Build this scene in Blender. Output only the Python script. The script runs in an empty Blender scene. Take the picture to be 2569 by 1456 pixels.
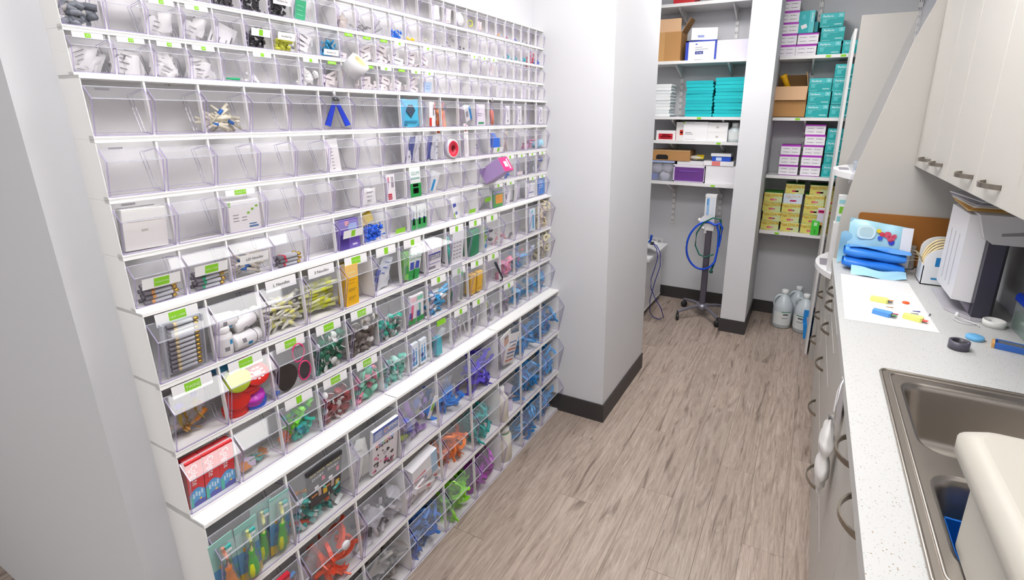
import bpy, bmesh, math, random
from mathutils import Vector, Matrix, Euler
random.seed(7)
R = math.radians
scene = bpy.context.scene
C = scene.collection

# ------------------------------------------------------------------ camera
cam_d = bpy.data.cameras.new('camera')
cam = bpy.data.objects.new('camera', cam_d); C.objects.link(cam)
FPX = 1256.607
cam_d.sensor_fit = 'HORIZONTAL'; cam_d.sensor_width = 36.0
cam_d.lens = FPX / 2569 * 36.0
cam_d.shift_x = -113.05 / 2569
cam_d.shift_y = -78.55 / 2569
cam_d.clip_start = 0.02; cam_d.clip_end = 50
r0 = Vector((0.89405322, 0.44792367, 0.00576402))      # image right
r1 = Vector((0.12798145, -0.24307705, -0.96152707))    # image down
r2 = Vector((-0.42928963, 0.86039406, -0.27464974))    # forward
rot = Matrix((r0, -r1, -r2)).transposed()
cam.matrix_world = Matrix.Translation((1.11837, -0.46735, 1.62134)) @ rot.to_4x4()
scene.camera = cam

# ------------------------------------------------------------------ world, exposure
w = bpy.data.worlds.new('world'); scene.world = w; w.use_nodes = True
bg = w.node_tree.nodes['Background']
bg.inputs[0].default_value = (1.0, 0.985, 0.965, 1); bg.inputs[1].default_value = 0.75
scene.view_settings.view_transform = 'Standard'
scene.view_settings.look = 'None'
scene.view_settings.gamma = 1.0
scene.view_settings.use_curve_mapping = False
scene.view_settings.exposure = 0.38
LAMP = 13.0            # emission of the ceiling light panels
try:
    cy = scene.cycles
    cy.transparent_max_bounces = 24
    cy.max_bounces = 5; cy.diffuse_bounces = 2; cy.glossy_bounces = 2; cy.transmission_bounces = 4
    cy.sample_clamp_indirect = 6.0
    cy.use_denoising = True
    cy.use_adaptive_sampling = True; cy.adaptive_threshold = 0.1
    cy.caustics_reflective = False; cy.caustics_refractive = False
except Exception:
    pass

# ------------------------------------------------------------------ helpers
def lin(c):
    return tuple(((v / 12.92) if v <= 0.04045 else ((v + 0.055) / 1.055) ** 2.4) for v in c)
def hexc(h):
    h = h.lstrip('#'); return lin(tuple(int(h[i:i + 2], 16) / 255 for i in (0, 2, 4)))
MATS = {}
def P(hx, rough=0.45, metal=0.0, spec=0.5, key=None, bump=None):
    """plain principled material of one colour"""
    k = key or 'surface_%s_%d_%d' % (hx.lstrip('#'), int(rough * 100), int(metal * 100))
    if k in MATS: return k
    m = bpy.data.materials.new(k); m.use_nodes = True
    b = m.node_tree.nodes['Principled BSDF']
    b.inputs['Base Color'].default_value = (*hexc(hx), 1)
    b.inputs['Roughness'].default_value = rough; b.inputs['Metallic'].default_value = metal
    b.inputs['Specular IOR Level'].default_value = spec
    if bump:
        nt = m.node_tree
        n = nt.nodes.new('ShaderNodeTexNoise'); n.inputs['Scale'].default_value = bump[0]; n.inputs['Detail'].default_value = 3
        tc = nt.nodes.new('ShaderNodeTexCoord'); nt.links.new(tc.outputs['Object'], n.inputs['Vector'])
        bp = nt.nodes.new('ShaderNodeBump'); bp.inputs['Strength'].default_value = bump[1]; bp.inputs['Distance'].default_value = 0.002
        nt.links.new(n.outputs['Fac'], bp.inputs['Height']); nt.links.new(bp.outputs['Normal'], b.inputs['Normal'])
    MATS[k] = m; return k
def CLEAR(key, tint, haze=0.05, gloss=1.0, ior=1.45, hazecol=(.9, .9, .95), rough=0.03):
    """thin clear plastic: transparent + fresnel gloss + a little haze"""
    if key in MATS: return key
    m = bpy.data.materials.new(key); m.use_nodes = True; nt = m.node_tree
    for n in list(nt.nodes): nt.nodes.remove(n)
    out = nt.nodes.new('ShaderNodeOutputMaterial')
    tr = nt.nodes.new('ShaderNodeBsdfTransparent'); tr.inputs[0].default_value = (*tint, 1)
    df = nt.nodes.new('ShaderNodeBsdfDiffuse'); df.inputs[0].default_value = (*hazecol, 1)
    mx = nt.nodes.new('ShaderNodeMixShader'); mx.inputs[0].default_value = haze
    gl = nt.nodes.new('ShaderNodeBsdfGlossy'); gl.inputs['Roughness'].default_value = rough
    fr = nt.nodes.new('ShaderNodeLayerWeight'); fr.inputs[0].default_value = 0.5
    pw = nt.nodes.new('ShaderNodeMath'); pw.operation = 'POWER'; pw.inputs[1].default_value = 5.0
    mu = nt.nodes.new('ShaderNodeMath'); mu.operation = 'MULTIPLY_ADD'; mu.inputs[1].default_value = 0.9 * gloss; mu.inputs[2].default_value = 0.035 * gloss
    nt.links.new(fr.outputs['Facing'], pw.inputs[0])
    m2 = nt.nodes.new('ShaderNodeMixShader')
    nt.links.new(tr.outputs[0], mx.inputs[1]); nt.links.new(df.outputs[0], mx.inputs[2])
    nt.links.new(pw.outputs[0], mu.inputs[0]); nt.links.new(mu.outputs[0], m2.inputs[0])
    nt.links.new(mx.outputs[0] if haze > 0 else tr.outputs[0], m2.inputs[1]); nt.links.new(gl.outputs[0], m2.inputs[2])
    nt.links.new(m2.outputs[0], out.inputs[0])
    MATS[key] = m; return key

class MB:
    """mesh builder: points, faces and a material key per face"""
    def __init__(s): s.v = []; s.f = []; s.m = []; s.smooth = []
    def add(s, vs, fs, m, smooth=False):
        o = len(s.v); s.v += [tuple(p) for p in vs]
        for f in fs:
            s.f.append(tuple(i + o for i in f)); s.m.append(m); s.smooth.append(smooth)
        return s
    def quad(s, a, b, c, d, m): return s.add([a, b, c, d], [(0, 1, 2, 3)], m)
    def poly(s, pts, m): return s.add(pts, [tuple(range(len(pts)))], m)
    def box(s, x0, y0, z0, x1, y1, z1, m, faces=None):
        v = [(x0, y0, z0), (x1, y0, z0), (x1, y1, z0), (x0, y1, z0), (x0, y0, z1), (x1, y0, z1), (x1, y1, z1), (x0, y1, z1)]
        F = [(0, 3, 2, 1), (4, 5, 6, 7), (0, 1, 5, 4), (1, 2, 6, 5), (2, 3, 7, 6), (3, 0, 4, 7)]
        if isinstance(m, str): s.add(v, F, m)
        else:
            for f, k in zip(F, m): s.add(v, [f], k)       # bottom, top, -y, +x, +y, -x
        return s
    def prism(s, pts, axis, a, b, m, mcap=None, smooth=False):
        """polygon (y,z), (x,z) or (x,y) extruded along axis 0, 1 or 2"""
        def P3(u, v, t):
            return [(t, u, v), (u, t, v), (u, v, t)][axis]
        n = len(pts); va = [P3(u, v, a) for u, v in pts]; vb = [P3(u, v, b) for u, v in pts]
        s.add(va + vb, [(i, (i + 1) % n, n + (i + 1) % n, n + i) for i in range(n)], m, smooth)
        s.add(va, [tuple(reversed(range(n)))], mcap or m); s.add(vb, [tuple(range(n))], mcap or m)
        return s
    def tube(s, path, r, m, n=6, caps=True, closed=False, flat=None):
        pts = [Vector(p) for p in path]; N = len(pts); rings = []
        up = Vector((0, 0, 1))
        for i, p in enumerate(pts):
            if closed: t = (pts[(i + 1) % N] - pts[i - 1])
            else: t = pts[min(i + 1, N - 1)] - pts[max(i - 1, 0)]
            if t.length < 1e-9: t = Vector((0, 0, 1))
            t.normalize()
            a = up.cross(t)
            if a.length < 1e-3: a = Vector((1, 0, 0)).cross(t)
            a.normalize(); b = t.cross(a)
            rr = r[i] if isinstance(r, (list, tuple)) else r
            ra, rb = (rr, rr) if flat is None else flat
            rings.append([p + a * (ra * math.cos(2 * math.pi * k / n + math.pi / n)) + b * (rb * math.sin(2 * math.pi * k / n + math.pi / n)) for k in range(n)])
        vs = [q for rg in rings for q in rg]; fs = []
        M = N if closed else N - 1
        for i in range(M):
            j = (i + 1) % N
            for k in range(n):
                fs.append((i * n + k, i * n + (k + 1) % n, j * n + (k + 1) % n, j * n + k))
        s.add(vs, fs, m, n > 4)
        if caps and not closed:
            s.add(rings[0], [tuple(reversed(range(n)))], m); s.add(rings[-1], [tuple(range(n))], m)
        return s
    def lathe(s, prof, m, n=14, origin=(0, 0, 0), ms=None):
        ox, oy, oz = origin; vs = []; fs = []
        for (r, z) in prof:
            vs += [(ox + r * math.cos(2 * math.pi * k / n), oy + r * math.sin(2 * math.pi * k / n), oz + z) for k in range(n)]
        base = len(s.v); s.v += vs
        for i in range(len(prof) - 1):
            mm = ms[i] if ms else m
            for k in range(n):
                s.f.append(tuple(base + q for q in (i * n + k, i * n + (k + 1) % n, (i + 1) * n + (k + 1) % n, (i + 1) * n + k)))
                s.m.append(mm); s.smooth.append(True)
        return s
    def grid(s, fn, nu, nv, m, smooth=True):
        vs = [fn(i / nu, j / nv) for j in range(nv + 1) for i in range(nu + 1)]
        fs = [(j * (nu + 1) + i, j * (nu + 1) + i + 1, (j + 1) * (nu + 1) + i + 1, (j + 1) * (nu + 1) + i) for j in range(nv) for i in range(nu)]
        return s.add(vs, fs, m, smooth)
    def merge(s, o, mat=None):
        mat = mat or Matrix.Identity(4); b = len(s.v)
        s.v += [tuple(mat @ Vector(p)) for p in o.v]
        s.f += [tuple(i + b for i in f) for f in o.f]; s.m += o.m; s.smooth += o.smooth
        return s
    def text(s, txt, org, ux, uy, h, m, align='c', off=None, maxw=None):
        vs, fs, wd = TEXT(txt)
        ux = Vector(ux).normalized(); uy = Vector(uy).normalized(); nn = ux.cross(uy)
        k = h
        if maxw and wd * k > maxw: k = maxw / wd
        x0 = {'c': -wd / 2, 'l': 0, 'r': -wd}[align]
        o = Vector(org) + nn * (off if off is not None else 0.0004)
        s.add([o + ux * ((x + x0) * k) + uy * ((y - 0.36) * min(h, k * 1.25)) for x, y in vs], fs, m)
        return s
    def mesh(s, name):
        me = bpy.data.meshes.new(name); me.from_pydata(s.v, [], s.f)
        keys = []
        for k in s.m:
            if k not in keys: keys.append(k)
        for k in keys: me.materials.append(MATS[k])
        ix = {k: i for i, k in enumerate(keys)}
        me.polygons.foreach_set('material_index', [ix[k] for k in s.m])
        me.polygons.foreach_set('use_smooth', s.smooth)
        me.update(); return me

_TX = {}
def TEXT(t):
    if t in _TX: return _TX[t]
    cu = bpy.data.curves.new('t', 'FONT'); cu.body = t; cu.resolution_u = 2; cu.size = 1.0
    o = bpy.data.objects.new('t', cu); C.objects.link(o)
    dg = bpy.context.evaluated_depsgraph_get(); dg.update()
    me = o.evaluated_get(dg).to_mesh()
    vs = [(v.co.x, v.co.y) for v in me.vertices]; fs = [tuple(p.vertices) for p in me.polygons]
    wd = max([v[0] for v in vs], default=0.1)
    o.evaluated_get(dg).to_mesh_clear(); bpy.data.objects.remove(o); bpy.data.curves.remove(cu)
    _TX[t] = (vs, fs, wd); return _TX[t]
for _t in ['Colgate', 'GUM', 'M', 'BENCO', 'CARBOCAINE', 'D', 'EFEND', 'A2', 'A3', 'A8', 'A4', 'Perform', '12 mL', 'LIDO 1:100K', 'LIDO 1:50K', 'L Needles', 'S Needles', 'Fine Back Tips', 'Blue Bent Tips', '12',
           'TOOTH BOX', 'TWINE', 'TOPICAL', 'PRUDENT PROPHY', 'CUPS', 'MEDIUM', 'COARSE', 'FINE', 'SINGLE TIP', 'LID Needles', 'TOOTHMOUSSE', 'PICK YOUR', 'ZOOBY', 'COTTON', 'CAPTI', 'Page One 4s', 'edge', 'CAVITY', 'ORTHO']:
    TEXT(_t)

def setp(o, label=None, cat=None, group=None, kind=None):
    if label: o['label'] = label
    if cat: o['category'] = cat
    if group: o['group'] = group
    if kind: o['kind'] = kind
    return o
def ob(name, me, parent=None, loc=(0, 0, 0), rot=(0, 0, 0), scale=None):
    if isinstance(me, MB): me = me.mesh(name)
    o = bpy.data.objects.new(name, me); C.objects.link(o)
    o.location = loc; o.rotation_euler = rot
    if scale is not None: o.scale = (scale,) * 3 if isinstance(scale, (int, float)) else scale
    if parent: o.parent = parent
    return o
def thing(name, label, cat, loc=(0, 0, 0), rot=(0, 0, 0), group=None):
    o = bpy.data.objects.new(name, None); C.objects.link(o); o.empty_display_size = .02
    o.location = loc; o.rotation_euler = rot
    return setp(o, label, cat, group)
def one(name, me, label, cat, loc=(0, 0, 0), rot=(0, 0, 0), group=None, scale=None):
    return setp(ob(name, me, None, loc, rot, scale), label, cat, group)
def struct(name, mb, parent=None):
    o = ob(name, mb, parent)
    if not parent: o['kind'] = 'structure'
    return o
ORD = ['', 'first', 'second', 'third', 'fourth', 'fifth', 'sixth', 'seventh', 'eighth', 'ninth', 'tenth', 'eleventh', 'twelfth', 'thirteenth', 'fourteenth', 'fifteenth', 'sixteenth', 'seventeenth', 'eighteenth', 'nineteenth', 'twentieth', 'twenty-first', 'twenty-second', 'twenty-third', 'twenty-fourth', 'twenty-fifth', 'twenty-sixth', 'twenty-seventh']
def rrect(w, h, r, n=4):
    pts = []
    for cx, cy, a in ((w / 2 - r, h / 2 - r, 0), (-w / 2 + r, h / 2 - r, 90), (-w / 2 + r, -h / 2 + r, 180), (w / 2 - r, -h / 2 + r, 270)):
        for i in range(n + 1): pts.append((cx + r * math.cos(R(a + 90 * i / n)), cy + r * math.sin(R(a + 90 * i / n))))
    return pts

# ------------------------------------------------------------------ materials of the room
def mat_wall():
    m = bpy.data.materials.new('wall_paint'); m.use_nodes = True; nt = m.node_tree; b = nt.nodes['Principled BSDF']
    b.inputs['Base Color'].default_value = (*hexc('dcdce0'), 1); b.inputs['Roughness'].default_value = 0.7
    n = nt.nodes.new('ShaderNodeTexNoise'); n.inputs['Scale'].default_value = 180; tc = nt.nodes.new('ShaderNodeTexCoord')
    nt.links.new(tc.outputs['Object'], n.inputs['Vector'])
    bp = nt.nodes.new('ShaderNodeBump'); bp.inputs['Strength'].default_value = 0.08; bp.inputs['Distance'].default_value = 0.001
    nt.links.new(n.outputs['Fac'], bp.inputs['Height']); nt.links.new(bp.outputs['Normal'], b.inputs['Normal'])
    MATS['wall'] = m
mat_wall()
def mat_floor():
    m = bpy.data.materials.new('vinyl_plank'); m.use_nodes = True; nt = m.node_tree; b = nt.nodes['Principled BSDF']
    N = nt.nodes.new; L = nt.links.new
    tc = N('ShaderNodeTexCoord'); oi = N('ShaderNodeObjectInfo')
    mul = N('ShaderNodeMath'); mul.operation = 'MULTIPLY'; mul.inputs[1].default_value = 37.0; L(oi.outputs['Random'], mul.inputs[0])
    addv = N('ShaderNodeVectorMath'); addv.operation = 'ADD'; L(tc.outputs['Object'], addv.inputs[0])
    cmb = N('ShaderNodeCombineXYZ'); L(mul.outputs[0], cmb.inputs[0]); L(mul.outputs[0], cmb.inputs[1]); L(cmb.outputs[0], addv.inputs[1])
    mp = N('ShaderNodeMapping'); mp.inputs['Scale'].default_value = (34, 2.2, 34); L(addv.outputs[0], mp.inputs[0])
    n1 = N('ShaderNodeTexNoise'); n1.inputs['Scale'].default_value = 1.6; n1.inputs['Detail'].default_value = 7; n1.inputs['Roughness'].default_value = 0.8; n1.inputs['Distortion'].default_value = 1.6
    L(mp.outputs[0], n1.inputs['Vector'])
    mp2 = N('ShaderNodeMapping'); mp2.inputs['Scale'].default_value = (9, 1.1, 9); L(addv.outputs[0], mp2.inputs[0])
    n2 = N('ShaderNodeTexNoise'); n2.inputs['Scale'].default_value = 1.3; n2.inputs['Detail'].default_value = 4; n2.inputs['Distortion'].default_value = 2.4
    L(mp2.outputs[0], n2.inputs['Vector'])
    r1 = N('ShaderNodeValToRGB'); e = r1.color_ramp.elements
    e[0].position = 0.30; e[0].color = (*hexc('7f6d62'), 1); e[1].position = 0.70; e[1].color = (*hexc('c3b4a9'), 1)
    q = e.new(0.5); q.color = (*hexc('a8978b'), 1)
    L(n1.outputs['Fac'], r1.inputs[0])
    r2 = N('ShaderNodeValToRGB'); e = r2.color_ramp.elements
    e[0].position = 0.29; e[0].color = (0.36, 0.32, 0.31, 1); e[1].position = 0.41; e[1].color = (1, 1, 1, 1)
    L(n2.outputs['Fac'], r2.inputs[0])
    mx = N('ShaderNodeMix'); mx.data_type = 'RGBA'; mx.blend_type = 'MULTIPLY'; mx.inputs[0].default_value = 0.75
    L(r1.outputs[0], mx.inputs[6]); L(r2.outputs[0], mx.inputs[7])
    hs = N('ShaderNodeHueSaturation'); L(mx.outputs[2], hs.inputs['Color'])
    mr = N('ShaderNodeMapRange'); mr.inputs[3].default_value = 0.92; mr.inputs[4].default_value = 1.08; L(oi.outputs['Random'], mr.inputs[0]); L(mr.outputs[0], hs.inputs['Value'])
    L(hs.outputs[0], b.inputs['Base Color']); b.inputs['Roughness'].default_value = 0.42
    bp = N('ShaderNodeBump'); bp.inputs['Strength'].default_value = 0.12; bp.inputs['Distance'].default_value = 0.001
    L(n1.outputs['Fac'], bp.inputs['Height']); L(bp.outputs['Normal'], b.inputs['Normal'])
    MATS['plank'] = m
mat_floor()
def mat_counter():
    m = bpy.data.materials.new('speckled_laminate'); m.use_nodes = True; nt = m.node_tree; b = nt.nodes['Principled BSDF']
    N = nt.nodes.new; L = nt.links.new
    tc = N('ShaderNodeTexCoord')
    def specks(scale, thr, soft):
        v = N('ShaderNodeTexVoronoi'); v.inputs['Scale'].default_value = scale; v.feature = 'F1'; L(tc.outputs['Object'], v.inputs['Vector'])
        lt = N('ShaderNodeMapRange'); lt.inputs[1].default_value = thr; lt.inputs[2].default_value = thr + soft; lt.inputs[3].default_value = 1; lt.inputs[4].default_value = 0; lt.clamp = True
        L(v.outputs['Distance'], lt.inputs[0])
        rnd = N('ShaderNodeSeparateColor'); L(v.outputs['Color'], rnd.inputs[0])
        gt = N('ShaderNodeMath'); gt.operation = 'GREATER_THAN'; gt.inputs[1].default_value = 0.8; L(rnd.outputs[0], gt.inputs[0])
        ml = N('ShaderNodeMath'); ml.operation = 'MULTIPLY'; L(lt.outputs[0], ml.inputs[0]); L(gt.outputs[0], ml.inputs[1])
        return ml.outputs[0]
    a = specks(170, 0.16, 0.1); c = specks(330, 0.22, 0.1)
    m1 = N('ShaderNodeMix'); m1.data_type = 'RGBA'; m1.inputs[6].default_value = (*hexc('c6c6c5'), 1); m1.inputs[7].default_value = (*hexc('8a7352'), 1); L(a, m1.inputs[0])
    m2 = N('ShaderNodeMix'); m2.data_type = 'RGBA'; m2.inputs[7].default_value = (*hexc('939290'), 1); L(c, m2.inputs[0]); L(m1.outputs[2], m2.inputs[6])
    L(m2.outputs[2], b.inputs['Base Color']); b.inputs['Roughness'].default_value = 0.4
    MATS['laminate'] = m
mat_counter()
def mat_steel():
    m = bpy.data.materials.new('brushed_steel'); m.use_nodes = True; nt = m.node_tree; b = nt.nodes['Principled BSDF']
    b.inputs['Base Color'].default_value = (0.50, 0.455, 0.405, 1); b.inputs['Metallic'].default_value = 1; b.inputs['Roughness'].default_value = 0.34
    n = nt.nodes.new('ShaderNodeTexNoise'); n.inputs['Scale'].default_value = 60; tc = nt.nodes.new('ShaderNodeTexCoord')
    mp = nt.nodes.new('ShaderNodeMapping'); mp.inputs['Scale'].default_value = (0.4, 8, 8); nt.links.new(tc.outputs['Object'], mp.inputs[0]); nt.links.new(mp.outputs[0], n.inputs['Vector'])
    bp = nt.nodes.new('ShaderNodeBump'); bp.inputs['Strength'].default_value = 0.05; nt.links.new(n.outputs['Fac'], bp.inputs['Height']); nt.links.new(bp.outputs['Normal'], b.inputs['Normal'])
    MATS['steel'] = m
mat_steel()
def emis(key, col, s):
    m = bpy.data.materials.new(key); m.use_nodes = True; nt = m.node_tree
    for n in list(nt.nodes): nt.nodes.remove(n)
    o = nt.nodes.new('ShaderNodeOutputMaterial'); e = nt.nodes.new('ShaderNodeEmission'); e.inputs[0].default_value = (*col, 1); e.inputs[1].default_value = s
    nt.links.new(e.outputs[0], o.inputs[0]); MATS[key] = m; return key
WHITE = P('f1f0f2', .35, key='white_plastic'); CAB = P('c2beb8', .45, key='cabinet_laminate'); BASEB = P('3b3839', .5, key='rubber_base')
SHELF = P('eceaea', .4, key='shelf_white'); GREEN = P('8fd42a', .5, key='green_label'); PAPER = P('f4f2f4', .7, key='paper_white')
INK = P('3c3a40', .7, key='ink'); NICKEL = P('a39a8e', .32, 1.0, key='satin_nickel'); PEARL = P('fbfaf9', .5, key='bin_frame_white')
GREYINK = P('8b8890', .7, key='grey_ink'); KRAFT = P('b98a55', .8, key='cardboard'); KRAFTL = P('dcb38c', .8, key='cardboard_light')
CLR = CLEAR('clear_acrylic', (.988, .974, .994), 0.0, rough=0.0)
CLRF = CLEAR('clear_acrylic_flap', (.98, .975, .99), .10)
EDGE = CLEAR('acrylic_edge', (.84, .79, .96), .25, hazecol=(.78, .72, .95))
EDGEW = CLEAR('acrylic_lip', (.85, .85, .93), .45, hazecol=(.9, .9, .97))
BAG = CLEAR('clear_bag', (.92, .92, .95), .22, 1.0, rough=.12)
GLASS = CLEAR('glass_vial', (.80, .83, .88), .12, 1.4)
# ================================================================== the room
CEIL = 2.75
def wallbox(name, *b):
    return struct(name, MB().box(*b, 'wall'))
XB = -0.155                         # wall behind the bins
wallbox('wall_left', -2.5, -0.07, 0, XB, 1.80, CEIL)
wallbox('wall_column', -1.6, 1.80, 0, 0.27, 2.50, CEIL)
wallbox('wall_nook', -1.0, 2.50, 0, -0.75, 3.95, CEIL)
wallbox('wall_back', -1.0, 3.95, 0, 2.05, 4.10, CEIL)
wallbox('wall_divider', 0.635, 3.37, 0, 0.817, 3.95, CEIL)
wallbox('wall_right', 1.86, -2.6, 0, 2.05, 3.95, CEIL)
wallbox('wall_far_left', -2.5, -2.6, 0, -2.35, -0.07, CEIL)
struct('ceiling', MB().box(-2.5, -2.6, CEIL, 2.05, 4.10, CEIL + .1, P('f2f2f2', .8, key='ceiling_white')))
# black rubber base along the walls
def base(name, *b): return struct(name, MB().box(*b, BASEB))
base('baseboard_column_front', XB, 1.792, 0, 0.278, 1.80, 0.105)
base('baseboard_column_side', 0.27, 1.80, 0, 0.278, 2.505, 0.105)
base('baseboard_back_nook', -0.75, 3.942, 0, 0.635, 3.95, 0.105)
base('baseboard_back_closet', 0.817, 3.942, 0, 1.30, 3.95, 0.105)
base('baseboard_divider_front', 0.628, 3.362, 0, 0.824, 3.37, 0.105)
base('baseboard_divider_left', 0.627, 3.37, 0, 0.635, 3.942, 0.105)
base('baseboard_divider_right', 0.817, 3.37, 0, 0.825, 3.942, 0.105)
# floor: slab and planks
fl = struct('floor', MB().box(-2.5, -2.6, -0.05, 2.05, 4.1, -0.004, P('85766c', .8, key='subfloor')))
PW, PL = 0.152, 1.22
pk = MB(); g = 0.0003
pk.box(g, g, -.004, PW - g, PL - g, -.0008, 'plank')
pk.add([(g, g, -.0008), (PW - g, g, -.0008), (PW - g, PL - g, -.0008), (g, PL - g, -.0008), (g + .001, g + .001, 0), (PW - g - .001, g + .001, 0), (PW - g - .001, PL - g - .001, 0), (g + .001, PL - g - .001, 0)],
       [(4, 5, 6, 7), (0, 1, 5, 4), (1, 2, 6, 5), (2, 3, 7, 6), (3, 0, 4, 7)], 'plank')
pkm = pk.mesh('plank')
offs = [0.0, .43, .85, .2, .65, 1.05, .33, .77, .12, .55, .95, .28, .7, .05, .48, .9]
for i in range(26):
    px = -2.432 + i * PW
    if px > 1.35: break
    y = -1.6 - offs[i % 16]
    while y < 3.95:
        if not (px + PW < -.16 and y > -.07 and (y + PL < 2.45 or px < -.8)):
            ob('plank', pkm, fl, (px, y, 0))
        y += PL
# ceiling light panels, the one above the camera added as fill
EM = emis('lamp_diffuser', (1.0, 0.985, 0.97), LAMP)
def panel(x, y, wx, wy, label):
    t = thing('ceiling_light', label, 'ceiling light', (x, y, CEIL), group='ceiling light panels')
    f = MB()
    for a in ((-wx / 2 - .03, -wy / 2 - .03, wx / 2 + .03, -wy / 2), (-wx / 2 - .03, wy / 2, wx / 2 + .03, wy / 2 + .03), (-wx / 2 - .03, -wy / 2, -wx / 2, wy / 2), (wx / 2, -wy / 2, wx / 2 + .03, wy / 2)):
        f.box(a[0], a[1], -.03, a[2], a[3], 0, WHITE)
    ob('lamp_frame', f, t)
    ob('diffuser', MB().box(-wx / 2, -wy / 2, -.02, wx / 2, wy / 2, -.001, EM), t)
panel(0.92, 1.02, 1.2, 0.6, 'white recessed ceiling light panel over the near aisle')
panel(0.80, -0.32, 0.6, 0.6, 'added unseen fill light panel above the camera')  # added out of view to brighten the near wall, bins and column front
panel(0.50, 2.72, 0.8, 0.6, 'white recessed ceiling light panel over the middle aisle')

# ================================================================== tip-out bin wall
H3, H5, H6, H9 = .7272 / 3, .5026 / 3, .4578 / 4, .3177 / 4
KIND = {3: dict(x=0.0, h=H3, n=3, rail=.020, p=.034, post=.005), 5: dict(x=-.0506, h=H5, n=5, rail=.015, p=.028, post=.0042),
        6: dict(x=-.0741, h=H6, n=6, rail=.013, p=.018, post=.0036), 9: dict(x=-.0914, h=H9, n=9, rail=.0095, p=.010, post=.0028)}
ROWS = {}
z = 0.0
for key, k in (('n', 3), ('m', 3), ('l', 3), ('k', 5), ('j', 5), ('i', 5), ('h', 6), ('g', 6), ('f', 6), ('e', 6), ('d', 9), ('c', 9), ('b', 9), ('a', 9)):
    ROWS[key] = (k, z); z += KIND[k]['h']
ROWNAME = dict(a='top small-bin row', b='second small-bin row', c='third small-bin row', d='fourth small-bin row',
               e='top medium-bin row', f='second medium-bin row', g='third medium-bin row', h='bottom medium-bin row',
               i='top large-bin row', j='middle large-bin row', k='bottom large-bin row',
               l='top giant-bin row', m='middle giant-bin row', n='floor-level giant-bin row')
NUMW = {3: 'three', 5: 'five', 6: 'six', 9: 'nine'}
VT, VF = .66, .875
def cell(r, c):
    k, z0 = ROWS[r]; q = KIND[k]; n = q['n']; mod = c // n; i = c % n
    cw = .6 / n
    return dict(x=q['x'], y0=mod * .6 + i * cw + q['post'] * .6, y1=mod * .6 + (i + 1) * cw - q['post'] * .6, z0=z0 + q['rail'] * .55, z1=z0 + q['h'] - q['rail'] * .45,
                w=cw - q['post'] * 1.2, h=q['h'] - q['rail'], d=q['x'] - XB - .004, p=q['p'], k=k)
def bar(mb, a, b, r, m):
    mb.tube([a, b], r, m, n=4, caps=False)
def bin_mesh(k):
    q = KIND[k]; c = cell({3: 'l', 5: 'i', 6: 'e', 9: 'a'}[k], 1)
    w, h, d, p = c['w'] - .0006, c['h'] - .0006, c['d'], c['p']
    g = .0003
    A = (0.0005, .0004); T = (p, VT * h); F = (-.003, VF * h); K = (-.86 * d, .76 * h); B = (-.52 * d, .004)
    mb = MB()
    def Y(pt, y): return (pt[0], y, pt[1])
    mb.quad(Y(A, g), Y(A, w), Y(T, w), Y(T, g), CLR)
    mb.quad(Y(T, g), Y(T, w), Y(F, w), Y(F, g), CLRF)
    for y in (g, w): mb.poly([Y(A, y), Y(T, y), Y(F, y)], CLR)
    r = {3: .0015, 5: .0013, 6: .0011, 9: .0008}[k]
    for y in (g + r * .6, w - r * .6):
        bar(mb, Y(A, y), Y(T, y), r, EDGE); bar(mb, Y(T, y), Y(F, y), r, EDGE); bar(mb, Y(B, y), Y(K, y), r * .8, EDGEW); bar(mb, Y(F, y), Y(K, y), r * .7, EDGE); bar(mb, Y(A, y), Y(B, y), r * .7, EDGE)
    bar(mb, Y(T, g), Y(T, w), r * 1.15, EDGEW); bar(mb, Y(F, g), Y(F, w), r * .9, EDGEW); bar(mb, Y(A, g), Y(A, w), r * .9, EDGE); bar(mb, Y(B, g), Y(B, w), r * .6, EDGE)
    return mb.mesh('bin')
BINM = {k: bin_mesh(k) for k in (3, 5, 6, 9)}
def frame_mesh(k, cap):
    q = KIND[k]; h, n, rl, ps = q['h'], q['n'], q['rail'], q['post']; d = q['x'] - XB
    mb = MB(); W = .6; e = .0002; dr = min(.018, d * .45)
    mb.box(-dr, e, e, 0, W - e, rl * .55, PEARL); mb.box(-d if cap else -dr, e, h - rl * .45, 0, W - e, h - e, PEARL)
    mb.box(-d, e, e, -d + .003, W - e, h - rl * .45 if cap else h - e, PEARL)
    for i in range(n + 1):
        yc = i * W / n; full = i in (0, n)
        a, b = max(e, yc - ps * .5), min(W - e, yc + ps * .5)
        mb.box(-d + .003 if full else -dr * .6, a, e if full else rl * .55, -.001, b, h - e if full else h - rl * .45, PEARL)
    if k in (3, 5): mb.box(-d + .003, e, e, -dr, W - e, rl * .45, PEARL)
    # thin groove along the rail and a hanging slot in the back
    mb.box(-.0002, e, rl * .18, .0006, W - e, rl * .30, PEARL)
    if k in (6, 5, 3):
        for i in (0, n - 1):
            yc = (i + .62) * W / n
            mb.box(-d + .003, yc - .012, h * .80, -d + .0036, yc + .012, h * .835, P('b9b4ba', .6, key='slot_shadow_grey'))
    return mb.mesh('frame')
FRM = {(k, cap): frame_mesh(k, cap) for k in (3, 5, 6, 9) for cap in (False, True)}
BINS = {}
SKIP = set()
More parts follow.
